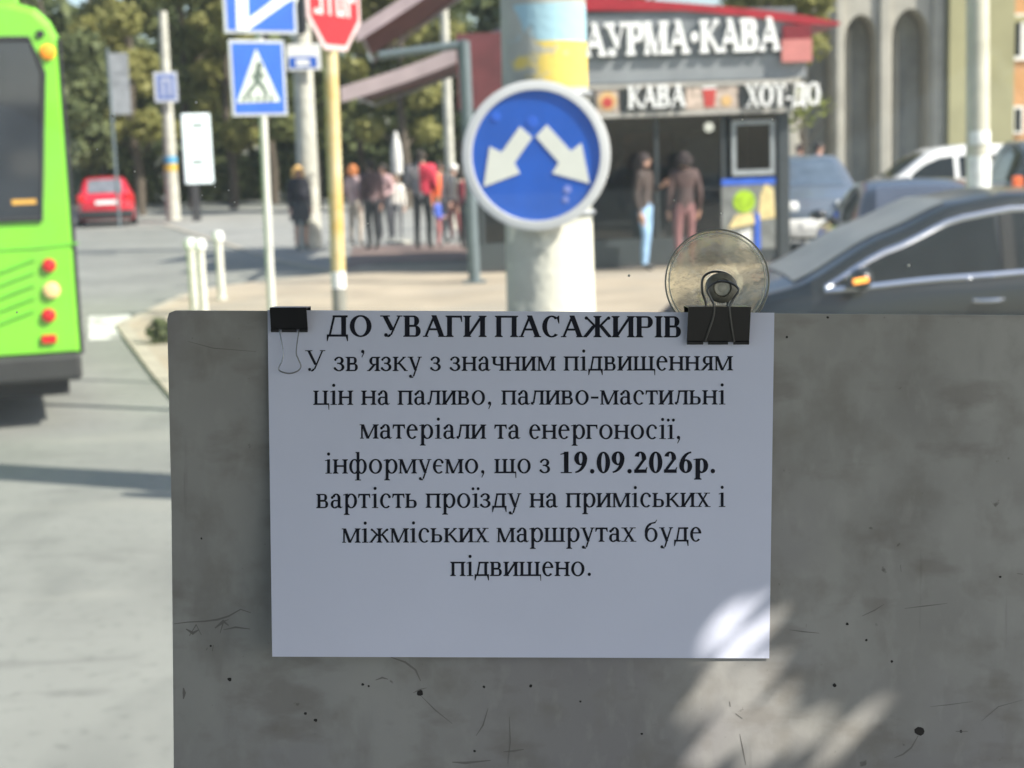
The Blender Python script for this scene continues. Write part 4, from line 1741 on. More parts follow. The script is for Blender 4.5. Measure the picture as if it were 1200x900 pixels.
    def mirror(s, parent, y, z, mt, lamp=None, sides=(-1, 1)):
        for k in sides:
            x = k * (s.xside(y, z) + .02)
            b = MB()
            b.ball((x + k * .12, y, z + .03), .105, .075, .07, 14)
            b.tube([(x - k * .02, y + .02, z - .03), (x + k * .08, y, z)], .022, 6)
            o = b.build('mirror', mt, parent, True)
            if lamp:
                c = MB()
                c.tube([(x + k * (.235 - .006 * i), y + .07 - .045 * i, z + .02 + .006 * i) for i in range(3)], .018, 6)
                c.build('indicator', lamp, o, True)

    def handle(s, parent, y, z, mt, sides=(-1, 1)):
        for k in sides:
            x = k * (s.xside(y, z) + .02)
            b = MB()
            b.tube([(x - k * .02, y + .09, z), (x + k * .008, y + .06, z), (x + k * .01, y - .06, z), (x - k * .02, y - .09, z)], .014, 8)
            b.build('door_handle', mt, parent, True)

    def pillar(s, parent, y, wd, sides=(-1, 1), mt=None):
        for k in sides:
            b = MB()
            vs = []
            for j in range(6):
                zl, zh = interp(s.belt, y) + .02, interp(s.top, y) - .075
                z = zl + (zh - zl) * j / 5
                for yy in (y - wd / 2, y + wd / 2):
                    vs.append((k * (s.xside(y, z) + .012), yy - .03 * j / 5, z))
            b.add(vs, [(2 * j, 2 * j + 1, 2 * j + 3, 2 * j + 2) for j in range(5)])
            b.build('pillar', mt or M_black, parent, True)


def car_paint(name, rgb, rough=.3, metal=.3):
    return mat(name, rgb, rough, metal, var=.06, scale=2, coat=.8)


SEDAN_T = [(-2.3, .86), (-2.1, .98), (-1.6, 1.02), (-1.45, 1.04), (-.75, 1.38), (-.3, 1.46), (.1, 1.455), (.45, 1.38), (1.05, 1.06), (1.3, .95), (2.0, .8), (2.28, .62)]
SEDAN_B = [(-2.3, .84), (-1.7, .98), (-.4, .97), (.5, .93), (1.2, .885), (2.0, .77), (2.28, .6)]
# black saloon close by on the right
pcar = at(968, 341, 9.55)
c = Car(4.3, 1.84, [(-2.15, .9), (-2.05, .98), (-1.75, 1.02), (-1.05, 1.32), (-.5, 1.445), (-.1, 1.45), (.25, 1.40), (.7, 1.22), (1.3, .915), (1.5, .87), (1.85, .74), (2.15, .52)],
        [(-2.15, .86), (-1.7, .99), (-.6, .965), (.4, .92), (1.05, .872), (1.4, .84), (1.85, .7), (2.15, .5)], .62, (-1.3, 1.36), .33, car_paint('black car paint', (.010, .013, .013), .3, .0))
c.paint.node_tree.nodes['Principled BSDF'].inputs['Coat Weight'].default_value = .35
cc = thing('black_saloon_car', 'black saloon car with chrome window trim and an orange mirror indicator', 'car', (pcar.x + 1.13, 9.55 + .90, 0), R(90))
c.body(cc)
c.side_glass(cc, .02, 1.1)
c.side_glass(cc, -1.15, -.08)
c.pillar(cc, -.03, .08, mt=mat('pillar black', (.015, .016, .017), .6, spec=.15))
c.trim(cc, -1.3, 1.13, -1, .021, up=.1)
c.trim(cc, -1.3, 1.13, 1, .021, up=.1)
c.screen(cc, .28, 1.28, 'windscreen', mt=mat('painted windscreen reflection', (.2, .205, .19), .4, var=.2, scale=2, spec=.3))  # pale reflection on the glass is put into its grey colour
c.screen(cc, -1.7, -1.0, 'rear_window')
c.mirror(cc, .93, .935, c.paint, mat('lit amber indicator', (1, .3, .05), .3, var=.3, scale=25, emit=.9))
c.handle(cc, .12, .80, M_chrome)
c.handle(cc, -1.0, .84, M_chrome)
c.wheels_(cc)
c.lamps(cc, 2.08, .46, 1, M_lampw, 'headlight')
c.lamps(cc, -2.1, .8, -1, M_redlamp, 'tail_light')
c.plate(cc, 2.2, .36, 1)
c.plate(cc, -2.21, .6, -1)
# dark saloon seen from behind
g = at(1062, 330, 15.6)
c = Car(4.5, 1.78, SEDAN_T, SEDAN_B, .6, (-1.32, 1.35), .32, car_paint('dark grey car paint', (.014, .015, .018), .3, .3))
cc = thing('dark_saloon_car', 'dark grey saloon parked facing away, its rear window coloured like reflected sky', 'car', (4.66, 15.6 + 2.3, 0), R(-5))
cc.scale = (1, 1, .93)
c.body(cc)
c.side_glass(cc, -.1, 1.0)
c.side_glass(cc, -1.15, -.2)
c.screen(cc, .15, 1.0, 'windscreen')
c.screen(cc, -1.5, -.6, 'rear_window', mt=mat('painted sky reflection', (.06, .07, .095), .12, var=.15, scale=2))  # blue-grey base colour stands in for the sky mirrored in the glass
c.mirror(cc, .85, .98, c.paint)
c.wheels_(cc)
c.lamps(cc, -2.26, .78, -1, M_redlamp, 'tail_light', .66, .15)
c.plate(cc, -2.36, .62, -1)
# grey-blue hatchback next to the kiosk facing us
HB_T = [(-2.0, .8), (-1.92, 1.0), (-1.75, 1.25), (-1.4, 1.46), (-.7, 1.5), (.1, 1.49), (.35, 1.42), (1.0, 1.05), (1.2, .97), (1.8, .84), (2.0, .65)]
HB_B = [(-2.0, .78), (-1.85, .98), (-.5, .96), (.6, .92), (1.1, .9), (1.8, .8), (2.0, .62)]
g = at(975, 300, 23.6)
c = Car(4.0, 1.72, HB_T, HB_B, .6, (-1.2, 1.28), .31, car_paint('grey blue car paint', (.13, .16, .2), .35, .3))
cc = thing('grey_blue_hatchback_car', 'grey blue hatchback facing the road beside the kiosk, with pale bumper', 'car', (g.x, 24.0 + 2.0, 0.1), R(176))
c.body(cc)
c.side_glass(cc, -1.2, .95)
c.screen(cc, .3, 1.1, 'windscreen', mt=mat('blue screen', (.08, .11, .15), .1, var=.2))
c.screen(cc, -1.9, -1.5, 'rear_window')
c.mirror(cc, .85, .98, c.paint)
c.wheels_(cc)
c.lamps(cc, 1.95, .74, 1, M_lampw, 'headlight', .55, .26, .075)
b = MB()
b.box(-.78, .78, 1.93, 2.1, .26, .54, bev=.05)
b.build('bumper', M_white, cc, True)
c.plate(cc, 2.105, .45, 1)
# white van / suv far right
VT = [(-2.35, .95), (-2.28, 1.4), (-2.1, 1.72), (-1.2, 1.84), (0, 1.86), (.6, 1.8), (.85, 1.7), (1.55, 1.18), (1.75, 1.12), (2.25, .98), (2.38, .75)]
VB = [(-2.35, .9), (-2.2, 1.16), (0, 1.12), (1.0, 1.06), (1.6, 1.02), (2.25, .9), (2.38, .7)]
g = at(1066, 205, 31)
c = Car(4.75, 1.9, VT, VB, .7, (-1.45, 1.5), .36, car_paint('white car paint', (.75, .75, .72), .3, 0))
cc = thing('white_people_carrier', 'bright white people carrier parked behind the poster covered pole', 'car', (g.x + 1.15, 31.5, 0.0), R(90))
cc.scale = (1, 1, .9)
c.body(cc)
c.side_glass(cc, .35, 1.4, up=.2)
c.side_glass(cc, -.85, .25, up=.22)
c.side_glass(cc, -2.05, -.95, up=.22)
c.screen(cc, .85, 1.6, 'windscreen')
c.screen(cc, -2.3, -2.12, 'rear_window')
c.mirror(cc, 1.3, 1.14, c.paint)
c.wheels_(cc)
c.lamps(cc, 2.28, .86, 1, M_lampw, 'headlight')
c.lamps(cc, -2.34, 1.05, -1, M_redlamp, 'tail_light', .75, .08, .2)
c.plate(cc, 2.45, .5, 1)
# dark estate at the right border
g = at(1192, 200, 24)
c = Car(4.6, 1.85, [(-2.3, .9), (-2.2, 1.3), (-2.0, 1.62), (-1.2, 1.74), (0, 1.74), (.4, 1.66), (1.15, 1.16), (1.4, 1.06), (2.1, .92), (2.3, .7)],
        [(-2.3, .86), (-2.1, 1.1), (0, 1.06), (1.2, 1.0), (2.1, .86), (2.3, .68)], .68, (-1.4, 1.45), .35, car_paint('anthracite car paint', (.05, .052, .056), .35, .3))
cc = thing('dark_suv_car', 'dark grey off roader cut by the right edge, with an orange tail light', 'car', (g.x + 1.12, 26.0, 0.0), R(-8))
c.body(cc)
c.side_glass(cc, -1.9, 1.0)
c.screen(cc, .4, 1.2, 'windscreen')
c.screen(cc, -2.25, -1.98, 'rear_window')
c.wheels_(cc)
c.lamps(cc, -2.3, 1.0, -1, mat('orange red lamp', (.75, .14, .03), .3), 'tail_light', .86, .08, .2)
c.plate(cc, -2.36, .8, -1)
# red hatchback on the left
g = gnd(124, 266)
c = Car(4.0, 1.75, HB_T, HB_B, .6, (-1.2, 1.28), .31, car_paint('red car paint', (.5, .012, .03), .3, .1))
cc = thing('red_hatchback_car', 'red hatchback seen from behind, driving off left of the far pole', 'car', (g.x - .45, g.y + 2, 0), R(14))
c.body(cc)
c.side_glass(cc, -1.2, .95)
c.screen(cc, .3, 1.1, 'windscreen')
c.screen(cc, -1.92, -1.5, 'rear_window', mt=mat('red car rear glass', (.14, .15, .17), .15, var=.2))
c.wheels_(cc)
c.lamps(cc, -1.96, .86, -1, M_redlamp, 'tail_light', .7, .12, .14)
c.plate(cc, -2.06, .74, -1, .6)
b = MB()
b.box(-.8, .8, -2.09, -1.9, .25, .5, bev=.04)
b.build('bumper', M_dark, cc, True)
b = MB()
b.box(.3, .42, -2.07, -2.05, .66, .78)
b.build('sticker', M_white, cc)

# ------------------------------------------------------------------ green trolleybus on the left
pr = at(97.5, 416, 10.7)
TH = R(18.0)
bus = thing('green_trolleybus', 'bright green trolleybus seen from behind, cut by the left edge', 'bus', (pr.x, pr.y, 0), TH)
plt = Plane((pr.x, pr.y, 0), (math.cos(TH), math.sin(TH), 0), (0, 0, 1))
def bu(px, py):
    return plt.uv(px, py)
M_green = mat('bus green', (0.18, 0.55, 0.03), .35, 0, var=.07, scale=1.5, coat=.5)
M_green2 = mat('bus green grooves', (0.12, 0.42, 0.03), .5)
zlow = bu(97, 415)[1]
ztop_ = bu(60, 9)[1]
BW_, BL_ = 2.5, 10.8
b = MB()
sec = [(0, zlow), (0, bu(72, 45)[1]), (-.05, bu(66, 25)[1]), (-.14, ztop_), (-.3, ztop_ + .04), (-BW_ + .3, ztop_ + .04), (-BW_ + .14, ztop_), (-BW_ + .05, bu(66, 25)[1]), (-BW_, bu(72, 45)[1]), (-BW_, zlow)]
ring = []
for y, sc in ((0.0, .97), (.05, 1.0), (BL_ - .1, 1.0), (BL_, .96)):
    ring.append([(-BW_ / 2 + (x + BW_ / 2) * sc, y, 1.5 + (z - 1.5) * sc) for x, z in sec])
n = len(sec)
vs = [p for r_ in ring for p in r_]
fs = [tuple(range(n)), tuple(3 * n + i for i in range(n))]
for i in range(3):
    for j in range(n):
        fs.append((i * n + j, i * n + (j + 1) % n, (i + 1) * n + (j + 1) % n, (i + 1) * n + j))
b.add(vs, fs)
b.build('body', M_green, bus)
tg = M_green.node_tree
bsg = tg.nodes['Principled BSDF']
rpg = [q_ for q_ in tg.nodes if q_.type == 'VALTORGB'][0]
tcg = [q_ for q_ in tg.nodes if q_.type == 'TEX_COORD'][0]
nzg = tg.nodes.new('ShaderNodeTexNoise')
nzg.inputs['Scale'].default_value = 3.5
nzg.inputs['Detail'].default_value = 9
mpg = tg.nodes.new('ShaderNodeMapping')
mpg.inputs['Scale'].default_value = (1, 1, .35)
tg.links.new(tcg.outputs['Object'], mpg.inputs[0])
tg.links.new(mpg.outputs[0], nzg.inputs['Vector'])
rag = tg.nodes.new('ShaderNodeValToRGB')
rag.color_ramp.elements[0].position = .48
rag.color_ramp.elements[1].position = .78
rag.color_ramp.elements[1].color = (.45, .45, .45, 1)
tg.links.new(nzg.outputs['Fac'], rag.inputs[0])
mxg = tg.nodes.new('ShaderNodeMix'); mxg.data_type = 'RGBA'
tg.links.new(rag.outputs[0], mxg.inputs[0])
tg.links.new(rpg.outputs['Color'], mxg.inputs[6])
mxg.inputs[7].default_value = (.16, .2, .07, 1)
tg.links.new(mxg.outputs[2], bsg.inputs['Base Color'])
# rear window
b = MB()
wp = [bu(48.5, 256), bu(50, 85), bu(34, 46), (-BW_ / 2, bu(34, 46)[1] + .02), ]
wl = [(-BW_ - q[0], q[1]) for q in wp[:3]][::-1]
b.prism(wp[:3] + wl, 'y', -.022, -.002)
rw = b.build('rear_window', mat('bus glass', (.03, .034, .04), .06, var=.3, scale=2, spec=.8), bus)
b = MB()
for i in range(len(wp[:3])):
    pass
loop = wp[:3] + wl
b.tube([(x, -.012, z) for x, z in loop], .022, 6, closed=True)
b.build('seal', M_dark, rw)
b = MB()
q0, q1 = bu(14, 240), bu(42, 233)
b.box(q0[0], q1[0], -.028, -.024, q0[1], q1[1])
b.build('sticker', mat('orange sticker', (.6, .33, .05), .5), rw)
def lamp(px, py, r_, mt_, name='tail_light'):
    q = bu(px, py)
    b = MB()
    b.lathe([(r_ * 1.15, -.002), (r_ * 1.15, -.02), (r_, -.022), (r_ * .95, -.035), (r_ * .3, -.045)], 20, (q[0], 0, q[1]), 'y')
    return b.build(name, mt_, bus, True)
lamp(55.5, 61.5, .045, M_amber, 'marker_light')
lamp(57.5, 311, .041, M_redlamp)
lamp(60.5, 340, .05, mat('amber white lamp', (.85, .55, .25), .25, var=.3, scale=14), 'indicator_light')
lamp(57, 369.5, .042, M_redlamp)
q = bu(57.5, 397)
b = MB()
b.box(q[0] - .05, q[0] + .05, -.03, -.002, q[1] - .03, q[1] + .03, bev=.008)
b.build('reflector', M_redlamp, bus)
q = bu(47, 40)
b = MB()
b.lathe([(.03, -.002), (.025, -.02)], 12, (q[0], 0, q[1]), 'y')
b.build('camera_lens', M_dark, bus)
# louvres
b = MB()
for i in range(5):
    a0, a1 = Vector(bu(40, 304 + i * 15)), Vector(bu(-40, 335 + i * 15))
    b.tube([(a0.x, -.004, a0.y), (a1.x, -.004, a1.y)], .012, 6)
b.build('vent_louvre', M_green2, bus)
b = MB()
a0, a1 = bu(92, 285), bu(40, 291)
b.tube([(a0[0], -.002, a0[1]), (a1[0], -.002, a1[1]), (-BW_ - a1[0], -.002, a1[1])], .008, 6)
b.build('panel_seam', M_green2, bus)
b = MB()
b.tube([(-.006, .03, zlow), (-.006, .03, bu(72, 45)[1])], .016, 6)
b.build('corner_seal', M_dark, bus)
# bumper, skirt
b = MB()
zb_ = bu(97, 450)[1]
b.box(-BW_ + .02, -.015, -.06, .6, zb_ + .04, zlow + .015, bev=.03)
b.build('bumper', mat('bumper grey black', (.022, .023, .022), .7, scale=8), bus)
b = MB()
b.box(-BW_ + .1, -.1, .25, BL_ - .2, .2, zlow + .05)
b.build('underbody', M_dark, bus)
# side stripe, side windows and door on the right flank
b = MB()
b.box(-.02, .012, .5, BL_ - .5, 1.25, 2.35)
b.build('side_window', M_carglass, bus)
for y in (2.6, 8.2):
    for x in (-.17, -BW_ + .17):
        b = MB()
        b.lathe([(.3, -.14), (.47, -.15), (.48, -.1), (.48, .1), (.47, .15), (.3, .14)], 28, (x, y, .48), 'x')
        wo = b.build('wheel', M_dark, bus, True)
        b = MB()
        b.lathe([(.3, .145), (.26, .165), (.1, .15)] if x > -1 else [(.3, -.145), (.26, -.165), (.1, -.15)], 20, (x, y, .48), 'x')
        b.build('rim', M_alloy, wo, True)
# fittings on the roof
b = MB()
b.box(-.4, -.24, .3, 7.0, ztop_ + .03, ztop_ + .5, bev=.03)
b.box(-BW_ + .24, -BW_ + .4, .3, 7.0, ztop_ + .03, ztop_ + .5, bev=.03)
b.build('roof_fairing', M_green, bus)
b = MB()
b.box(-BW_ + .5, -.5, .35, 3.0, ztop_ + .045, ztop_ + .4, bev=.05)
b.build('roof_unit', M_white, bus, True)
b = MB()
for x in (-1.0, -1.5):
    b.tube([(x, 5.5, ztop_ + .45), (x, 2.0, ztop_ + 1.6), (x, -1.2, ztop_ + 2.7)], .025, 6)
b.build('trolley_pole', M_dark, bus)

# ------------------------------------------------------------------ people
def person(label, loc_, rz, h=1.7, top=(.1, .1, .1), legs=(.03, .03, .035), hair=(.05, .035, .02), hairlen=0, skin=(.5, .3, .22), shoes=(.05, .05, .05), top2=None,
           arms='down', coat=None, sit=False, bulk=1.22, group=None, bare=False, female=False, turn=0.0, bag=None):
    t = thing('person', label, 'person', loc_, rz, group)
    s = h / 1.7
    V, E, RAD, MI = [], [], [], []

    def v(x, y, z, rx, ry=None, mi=0):
        V.append((x * s, y * s, z * s)); RAD.append((rx * s, (ry or rx) * s)); MI.append(mi)
        return len(V) - 1

    def e_(a, b_, mi):
        E.append((a, b_, mi))
    hz = .93 if not sit else .5
    sh = 1.0 if not female else .88
    sh *= bulk if not coat else 1.0
    pel = v(0, 0, hz, .125, .105, 1)
    sp1 = v(0, .0, hz + .17, .118 * sh, .095); e_(pel, sp1, 0)
    ch_ = v(0, .01, hz + .36, .15 * sh, .11); e_(sp1, ch_, 0)
    nk = v(0, .01, hz + .53, .055, .055); e_(ch_, nk, 0)
    hd1 = v(0, -.005, hz + .6, .062, .065, 2); e_(nk, hd1, 2)
    hd2 = v(0, -.012, hz + .665, .074, .09, 2); e_(hd1, hd2, 2)
    hd3 = v(0, -.005, hz + .725, .06, .072, 2); e_(hd2, hd3, 2)
    lean_ = {'down': 0, 'phone': 0, 'bag': 0}.get(arms, 0)
    for k in (-1, 1):
        lg = 1 if not bare else 2
        if not sit:
            st = .03 * k
            hp = v(k * .09, 0, .86, .09, .095, 1); e_(pel, hp, 1)
            kn = v(k * .1, -.02 + st, .49, .058, .062, lg); e_(hp, kn, 1)
            cf = v(k * .1, .01 + st, .33, .055, .058, lg); e_(kn, cf, lg)
            an = v(k * .1, .02 + st, .085, .038, .042, lg); e_(cf, an, lg)
            to = v(k * .115, -.12 + st, .035, .036, .028, 3); e_(an, to, 3)
        else:
            hp = v(k * .1, -.03, .5, .09, .09, 1); e_(pel, hp, 1)
            kn = v(k * .13, -.42, .5, .065, .06, lg); e_(hp, kn, 1)
            an = v(k * .12, -.4, .09, .04, .042, lg); e_(kn, an, lg)
            to = v(k * .13, -.55, .035, .036, .028, 3); e_(an, to, 3)
        zs_ = hz + .45
        bk = 1 + (bulk - 1) * 1.2
        shd = v(k * .165 * (1 + (sh - 1) * .5), .01, zs_, .062 * bk, .065 * bk); e_(ch_, shd, 0)
        if arms == 'phone' or (arms == 'one' and k > 0):
            el_ = v(k * .22, .02, zs_ - .27, .046 * bk); e_(shd, el_, 0)
            wr_ = v(k * .13, -.2, zs_ - .17, .03); e_(el_, wr_, 0)
            hn = v(k * .1, -.27, zs_ - .12, .03, .022, 2); e_(wr_, hn, 2)
            fd = Vector((-.3 * k, -.7, .5)).normalized()
        elif arms == 'front':
            el_ = v(k * .23, .03, zs_ - .28, .046 * bk); e_(shd, el_, 0)
            wr_ = v(k * .14, -.18, zs_ - .36, .03); e_(el_, wr_, 0)
            hn = v(k * .09, -.25, zs_ - .37, .03, .022, 2); e_(wr_, hn, 2)
            fd = Vector((-.5 * k, -.8, -.1)).normalized()
        else:
            el_ = v(k * .225, .035, zs_ - .29, .046 * bk); e_(shd, el_, 0)
            wr_ = v(k * .225, -.03, zs_ - .53, .03); e_(el_, wr_, 0)
            hn = v(k * .22, -.05, zs_ - .6, .026, .034, 2); e_(wr_, hn, 2)
            fd = Vector((0, -.25, -1)).normalized()
        sd = Vector((1, 0, 0)).cross(fd).normalized()
        for fi in range(4):
            o = sd * (.018 * (fi - 1.5))
            L = (.075, .085, .08, .06)[fi]
            p_ = Vector(V[hn]) / s + o + fd * .03
            f1 = v(*p_, .0095, .0095, 2); e_(hn, f1, 2)
            p2 = p_ + fd * L * .6 + Vector((-.012 * k, -.01, 0))
            f2 = v(*p2, .008, .008, 2); e_(f1, f2, 2)
        p_ = Vector(V[hn]) / s + sd * .035 + Vector((-.02 * k, -.02, 0))
        f1 = v(*p_, .011, .011, 2); e_(hn, f1, 2)
        f2 = v(*(p_ + fd * .035 + Vector((-.008 * k, -.01, 0))), .009, .009, 2); e_(f1, f2, 2)
    me = bpy.data.meshes.new('body')
    me.from_pydata(V, [(a, b_) for a, b_, _ in E], [])
    ob = bpy.data.objects.new('tmp', me)
    col.objects.link(ob)
    md = ob.modifiers.new('s', 'SKIN')
    md.use_smooth_shade = True
    for i, sv in enumerate(me.skin_vertices[0].data):
        sv.radius = RAD[i]
        sv.use_root = (i == 0)
    m2 = ob.modifiers.new('u', 'SUBSURF')
    m2.levels = 1; m2.render_levels = 1
    dg = bpy.context.evaluated_depsgraph_get()
    nm = bpy.data.meshes.new_from_object(ob.evaluated_get(dg))
    bpy.data.objects.remove(ob)
    nm.name = 'body'
    nm.materials.clear()
    def cm(c_, nme, r_=.8):
        return mat('%s %.3f %.3f %.3f' % (nme, *c_), c_, r_, var=.2, scale=9)
    for mm in (cm(top, 'cloth'), cm(legs, 'cloth'), cm(skin, 'skin', .55), cm(shoes, 'shoe')):
        nm.materials.append(mm)
    if top2:
        nm.materials.append(cm(top2, 'cloth'))
    segs = [(Vector(V[a]), Vector(V[b_]), mi) for a, b_, mi in E]
    for p in nm.polygons:
        c_ = p.center
        best, bi = 9e9, 0
        for A, B, mi in segs:
            d = B - A
            f = max(0, min(1, (c_ - A).dot(d) / (d.length_squared + 1e-9)))
            dd = (A + d * f - c_).length_squared
            if dd < best:
                best, bi = dd, mi
        if bi == 0 and c_.z > (hz + .57) * s:
            bi = 2
        if bi == 0 and top2 and c_.x < -.02:
            bi = 4
        p.material_index = bi
        p.use_smooth = True
    # face: nose, eyes, ears, mouth join the body mesh
    bm = bmesh.new()
    bm.from_mesh(nm)
    def ball(c_, r3, mi):
        r_ = bmesh.ops.create_icosphere(bm, subdivisions=1, radius=1.0, matrix=Matrix.Translation(Vector(c_) * s) @ Matrix.Diagonal((r3[0] * s, r3[1] * s, r3[2] * s, 1)))
        fset = set()
        for q in r_['verts']:
            for f_ in q.link_faces:
                fset.add(f_)
        for f_ in fset:
            f_.material_index = mi; f_.smooth = True
    ball((0, -.098, hz + .655), (.012, .02, .022), 2)
    for k in (-1, 1):
        ball((k * .078, 0, hz + .66), (.012, .022, .032), 2)
        ball((k * .03, -.085, hz + .685), (.011, .012, .008), 3)
    ball((0, -.088, hz + .615), (.024, .012, .006), 2)
    bm.to_mesh(nm); bm.free()
    bo = bpy.data.objects.new('body', nm)
    col.objects.link(bo)
    bo.parent = t
    # hair
    b = MB()
    vs, fs = [], []
    N, Mh = 16, 7
    zc = hz + .68
    for i in range(Mh + 1):
        a = math.pi * .5 * (1 - i / Mh)
        for j in range(N):
            th = 2 * math.pi * j / N
            back = max(0, math.sin(th))
            r_ = .089 + .014 * back
            low = -(.03 + .10 * back) if i == 0 else 0
            z = zc + .098 * math.sin(a) if i > 0 else zc + low
            rr = r_ * math.cos(a) if i > 0 else r_ * 1.0
            vs.append((rr * math.cos(th) * s, (rr * 1.12 * math.sin(th) + .012) * s, z * s))
    for i in range(Mh):
        for j in range(N):
            fs.append((i * N + j, i * N + (j + 1) % N, (i + 1) * N + (j + 1) % N, (i + 1) * N + j))
    b.add(vs, fs)
    if hairlen:
        L = hairlen
        for i in range(9):
            th = math.pi * (i / 8) * 1.1 - .05 * math.pi
            x, y = .085 * math.cos(th), .1 * math.sin(th) + .015
            b.tube([(x * s, y * s, (zc + .03) * s), (x * 1.15 * s, (y * 1.15) * s, (zc - L * .5) * s), (x * 1.1 * s, (y * 1.05 + .03) * s, (zc - L) * s)], [.03 * s, .034 * s, .016 * s], 6)
    b.build('hair', cm(hair, 'hair'), t, True)
    if coat:
        cl, z0_ = coat
        b = MB()
        prof = [(.2, z0_), (.185, z0_ + .2), (.16, hz + .02), (.15, hz + .18), (.172, hz + .34), (.16, hz + .46), (.09, hz + .53)]
        vs, fs = [], []
        N = 20
        for r_, z in prof:
            for j in range(N):
                th = 2 * math.pi * j / N
                vs.append((r_ * 1.12 * math.cos(th) * s, (r_ * .86 * math.sin(th) + .008) * s, z * s))
        for i in range(len(prof) - 1):
            for j in range(N):
                fs.append((i * N + j, i * N + (j + 1) % N, (i + 1) * N + (j + 1) % N, (i + 1) * N + j))
        b.add(vs, fs)
        b.build('coat', cm(cl, 'cloth'), t, True)
    return t


GP = 'customers around the kiosk'
def pp(px, py):
    g = gnd(px, py, Z1)
    return (g.x, g.y, Z1)
person('blonde woman in a knee length black coat with bare legs beside the pale pole', pp(354, 293), R(25), 1.68, (.012, .013, .02), (.02, .02, .03), (.7, .43, .14), .22, coat=((.012, .013, .022), .6), bare=True, group=GP, female=True)
person('person in a grey and pink top partly behind the yellow stop pole', pp(418, 289), R(140), 1.66, (.5, .36, .36), (.42, .36, .3), (.45, .16, .05), .12, group=GP, female=True, arms='front')
person('person in a brown jacket and black trousers standing with the back turned', pp(438, 293), R(215), 1.76, (.13, .085, .09), (.012, .012, .016), (.04, .03, .02), 0, group=GP)
person('small girl in a white top among the customers', pp(466, 281), R(10), 1.4, (.72, .68, .62), (.04, .04, .05), (.3, .17, .07), .15, group=GP, female=True)
person('tall man in a two tone grey and red jacket with black trousers', pp(497, 293), R(168), 1.9, (.36, .33, .34), (.012, .012, .015), (.03, .025, .02), 0, top2=(.6, .04, .08), group=GP, arms='front', bulk=1.5)
person('person in a half orange, half dark jacket behind the tall man', pp(518, 286), R(35), 1.66, (.04, .035, .04), (.02, .02, .03), (.05, .04, .03), 0, top2=(.75, .14, .04), group=GP)
person('person in a white cap and pale shirt near the awning post', pp(534, 284), R(-50), 1.6, (.7, .68, .6), (.2, .05, .05), (.75, .74, .7), 0, group=GP)
person('person in a maroon jacket beside the grey awning post', pp(545, 293), R(100), 1.5, (.32, .05, .07), (.015, .013, .016), (.03, .025, .02), .1, group=GP, arms='front')
person('small child in blue in front of the half orange jacket', pp(515, 290), R(70), 1.0, (.05, .1, .45), (.35, .12, .12), (.2, .12, .05), .06, group=GP, arms='front')
person('person in a pale pink hooded top half hidden behind the brown jacket', pp(452, 283), R(-30), 1.66, (.45, .3, .3), (.05, .05, .06), (.03, .025, .02), .1, group=GP, female=True, arms='front')
person('person in black behind the concrete pole edge', pp(578, 296), R(40), 1.66, (.03, .03, .035), (.03, .03, .034), (.02, .02, .02), 0, group=GP)
person('woman in a dark brown jacket and light blue jeans at the kiosk', (at(755, 200, 22.7).x, 22.7, Z1), R(60), 1.72, (.05, .035, .03), (.26, .42, .62), (.03, .02, .02), .2, group=GP, female=True, arms='one')
person('customer in a brown jacket and dusty red trousers facing the kiosk', (at(801, 200, 22.75).x, 22.75, Z1), R(185), 1.72, (.065, .038, .035), (.22, .10, .10), (.03, .02, .02), .1, group=GP, top2=None, female=True)
person('dim person in grey at the left of the kiosk glass', (at(722, 200, 24.6).x, 24.6, Z1 + .06), R(150), 1.68, (.09, .08, .085), (.05, .05, .055), (.03, .02, .02), 0, group=GP)
person('passer by with dark blue jacket beyond the grey blue car', (at(960, 200, 33).x, 33, .1), R(80), 1.72, (.03, .035, .07), (.05, .05, .06), (.02, .02, .02), 0, top2=(.5, .3, .32))
person('passer by in a dull red top close to the kiosk corner post', (at(937, 200, 34).x, 34, .1), R(-60), 1.7, (.3, .1, .09), (.05, .05, .06), (.03, .02, .02), 0)
# plant by the kiosk corner
g = at(940, 160, 27)
t = thing('young_tree', 'thin young tree with a few pale leaves beside the kiosk corner', 'tree', (g.x, g.y, .1))
b = MB()
b.tube([(0, 0, 0), (.05, 0, 1.2), (0, 0, 2.6)], [.035, .028, .012], 7)
for a in (0, 2, 4):
    b.tube([(0.03, 0, 1.6), (.03 + .35 * math.cos(a), .35 * math.sin(a), 2.1 + .1 * a)], [.014, .006], 5)
b.build('trunk', M_bark, t, True)
b = MB()
leaf_cloud(b, (-.05, 0, 2.35), (.3, .3, .5), 90, .07)
leaf_cloud(b, (.4, 0, 2.35), (.25, .25, .2), 30, .06)
b.build('crown', leafmat('pale leaves', (.2, .24, .06), (.4, .42, .12)), t, fix=False)
# weeds at the kerb near the board corner
g = gnd(190, 402, Z1)
b = MB()
leaf_cloud(b, (g.x, g.y, Z1 + .12), (.16, .12, .14), 160, .05)
w_ = b.build('weeds', L_dk, fix=False)
w_['kind'] = 'stuff'

# ------------------------------------------------------------------ the board, the notice and its clips, behind the windscreen
TB = 4.9
tt = math.tan(R(TB))
D = 0.91
bz = (CU - FW * (-tt)).normalized() if False else (CU - FW * tt).normalized()   # up along the board comes towards the camera
plB = Plane(CO + FW * D, CR, bz)
def BU(px, py):
    return plB.uv(px, py)
mwB = Matrix((plB.x, -plB.n, plB.z)).transposed().to_4x4()
mwB.translation = plB.o          # local: x right, y away from the camera, z up the board

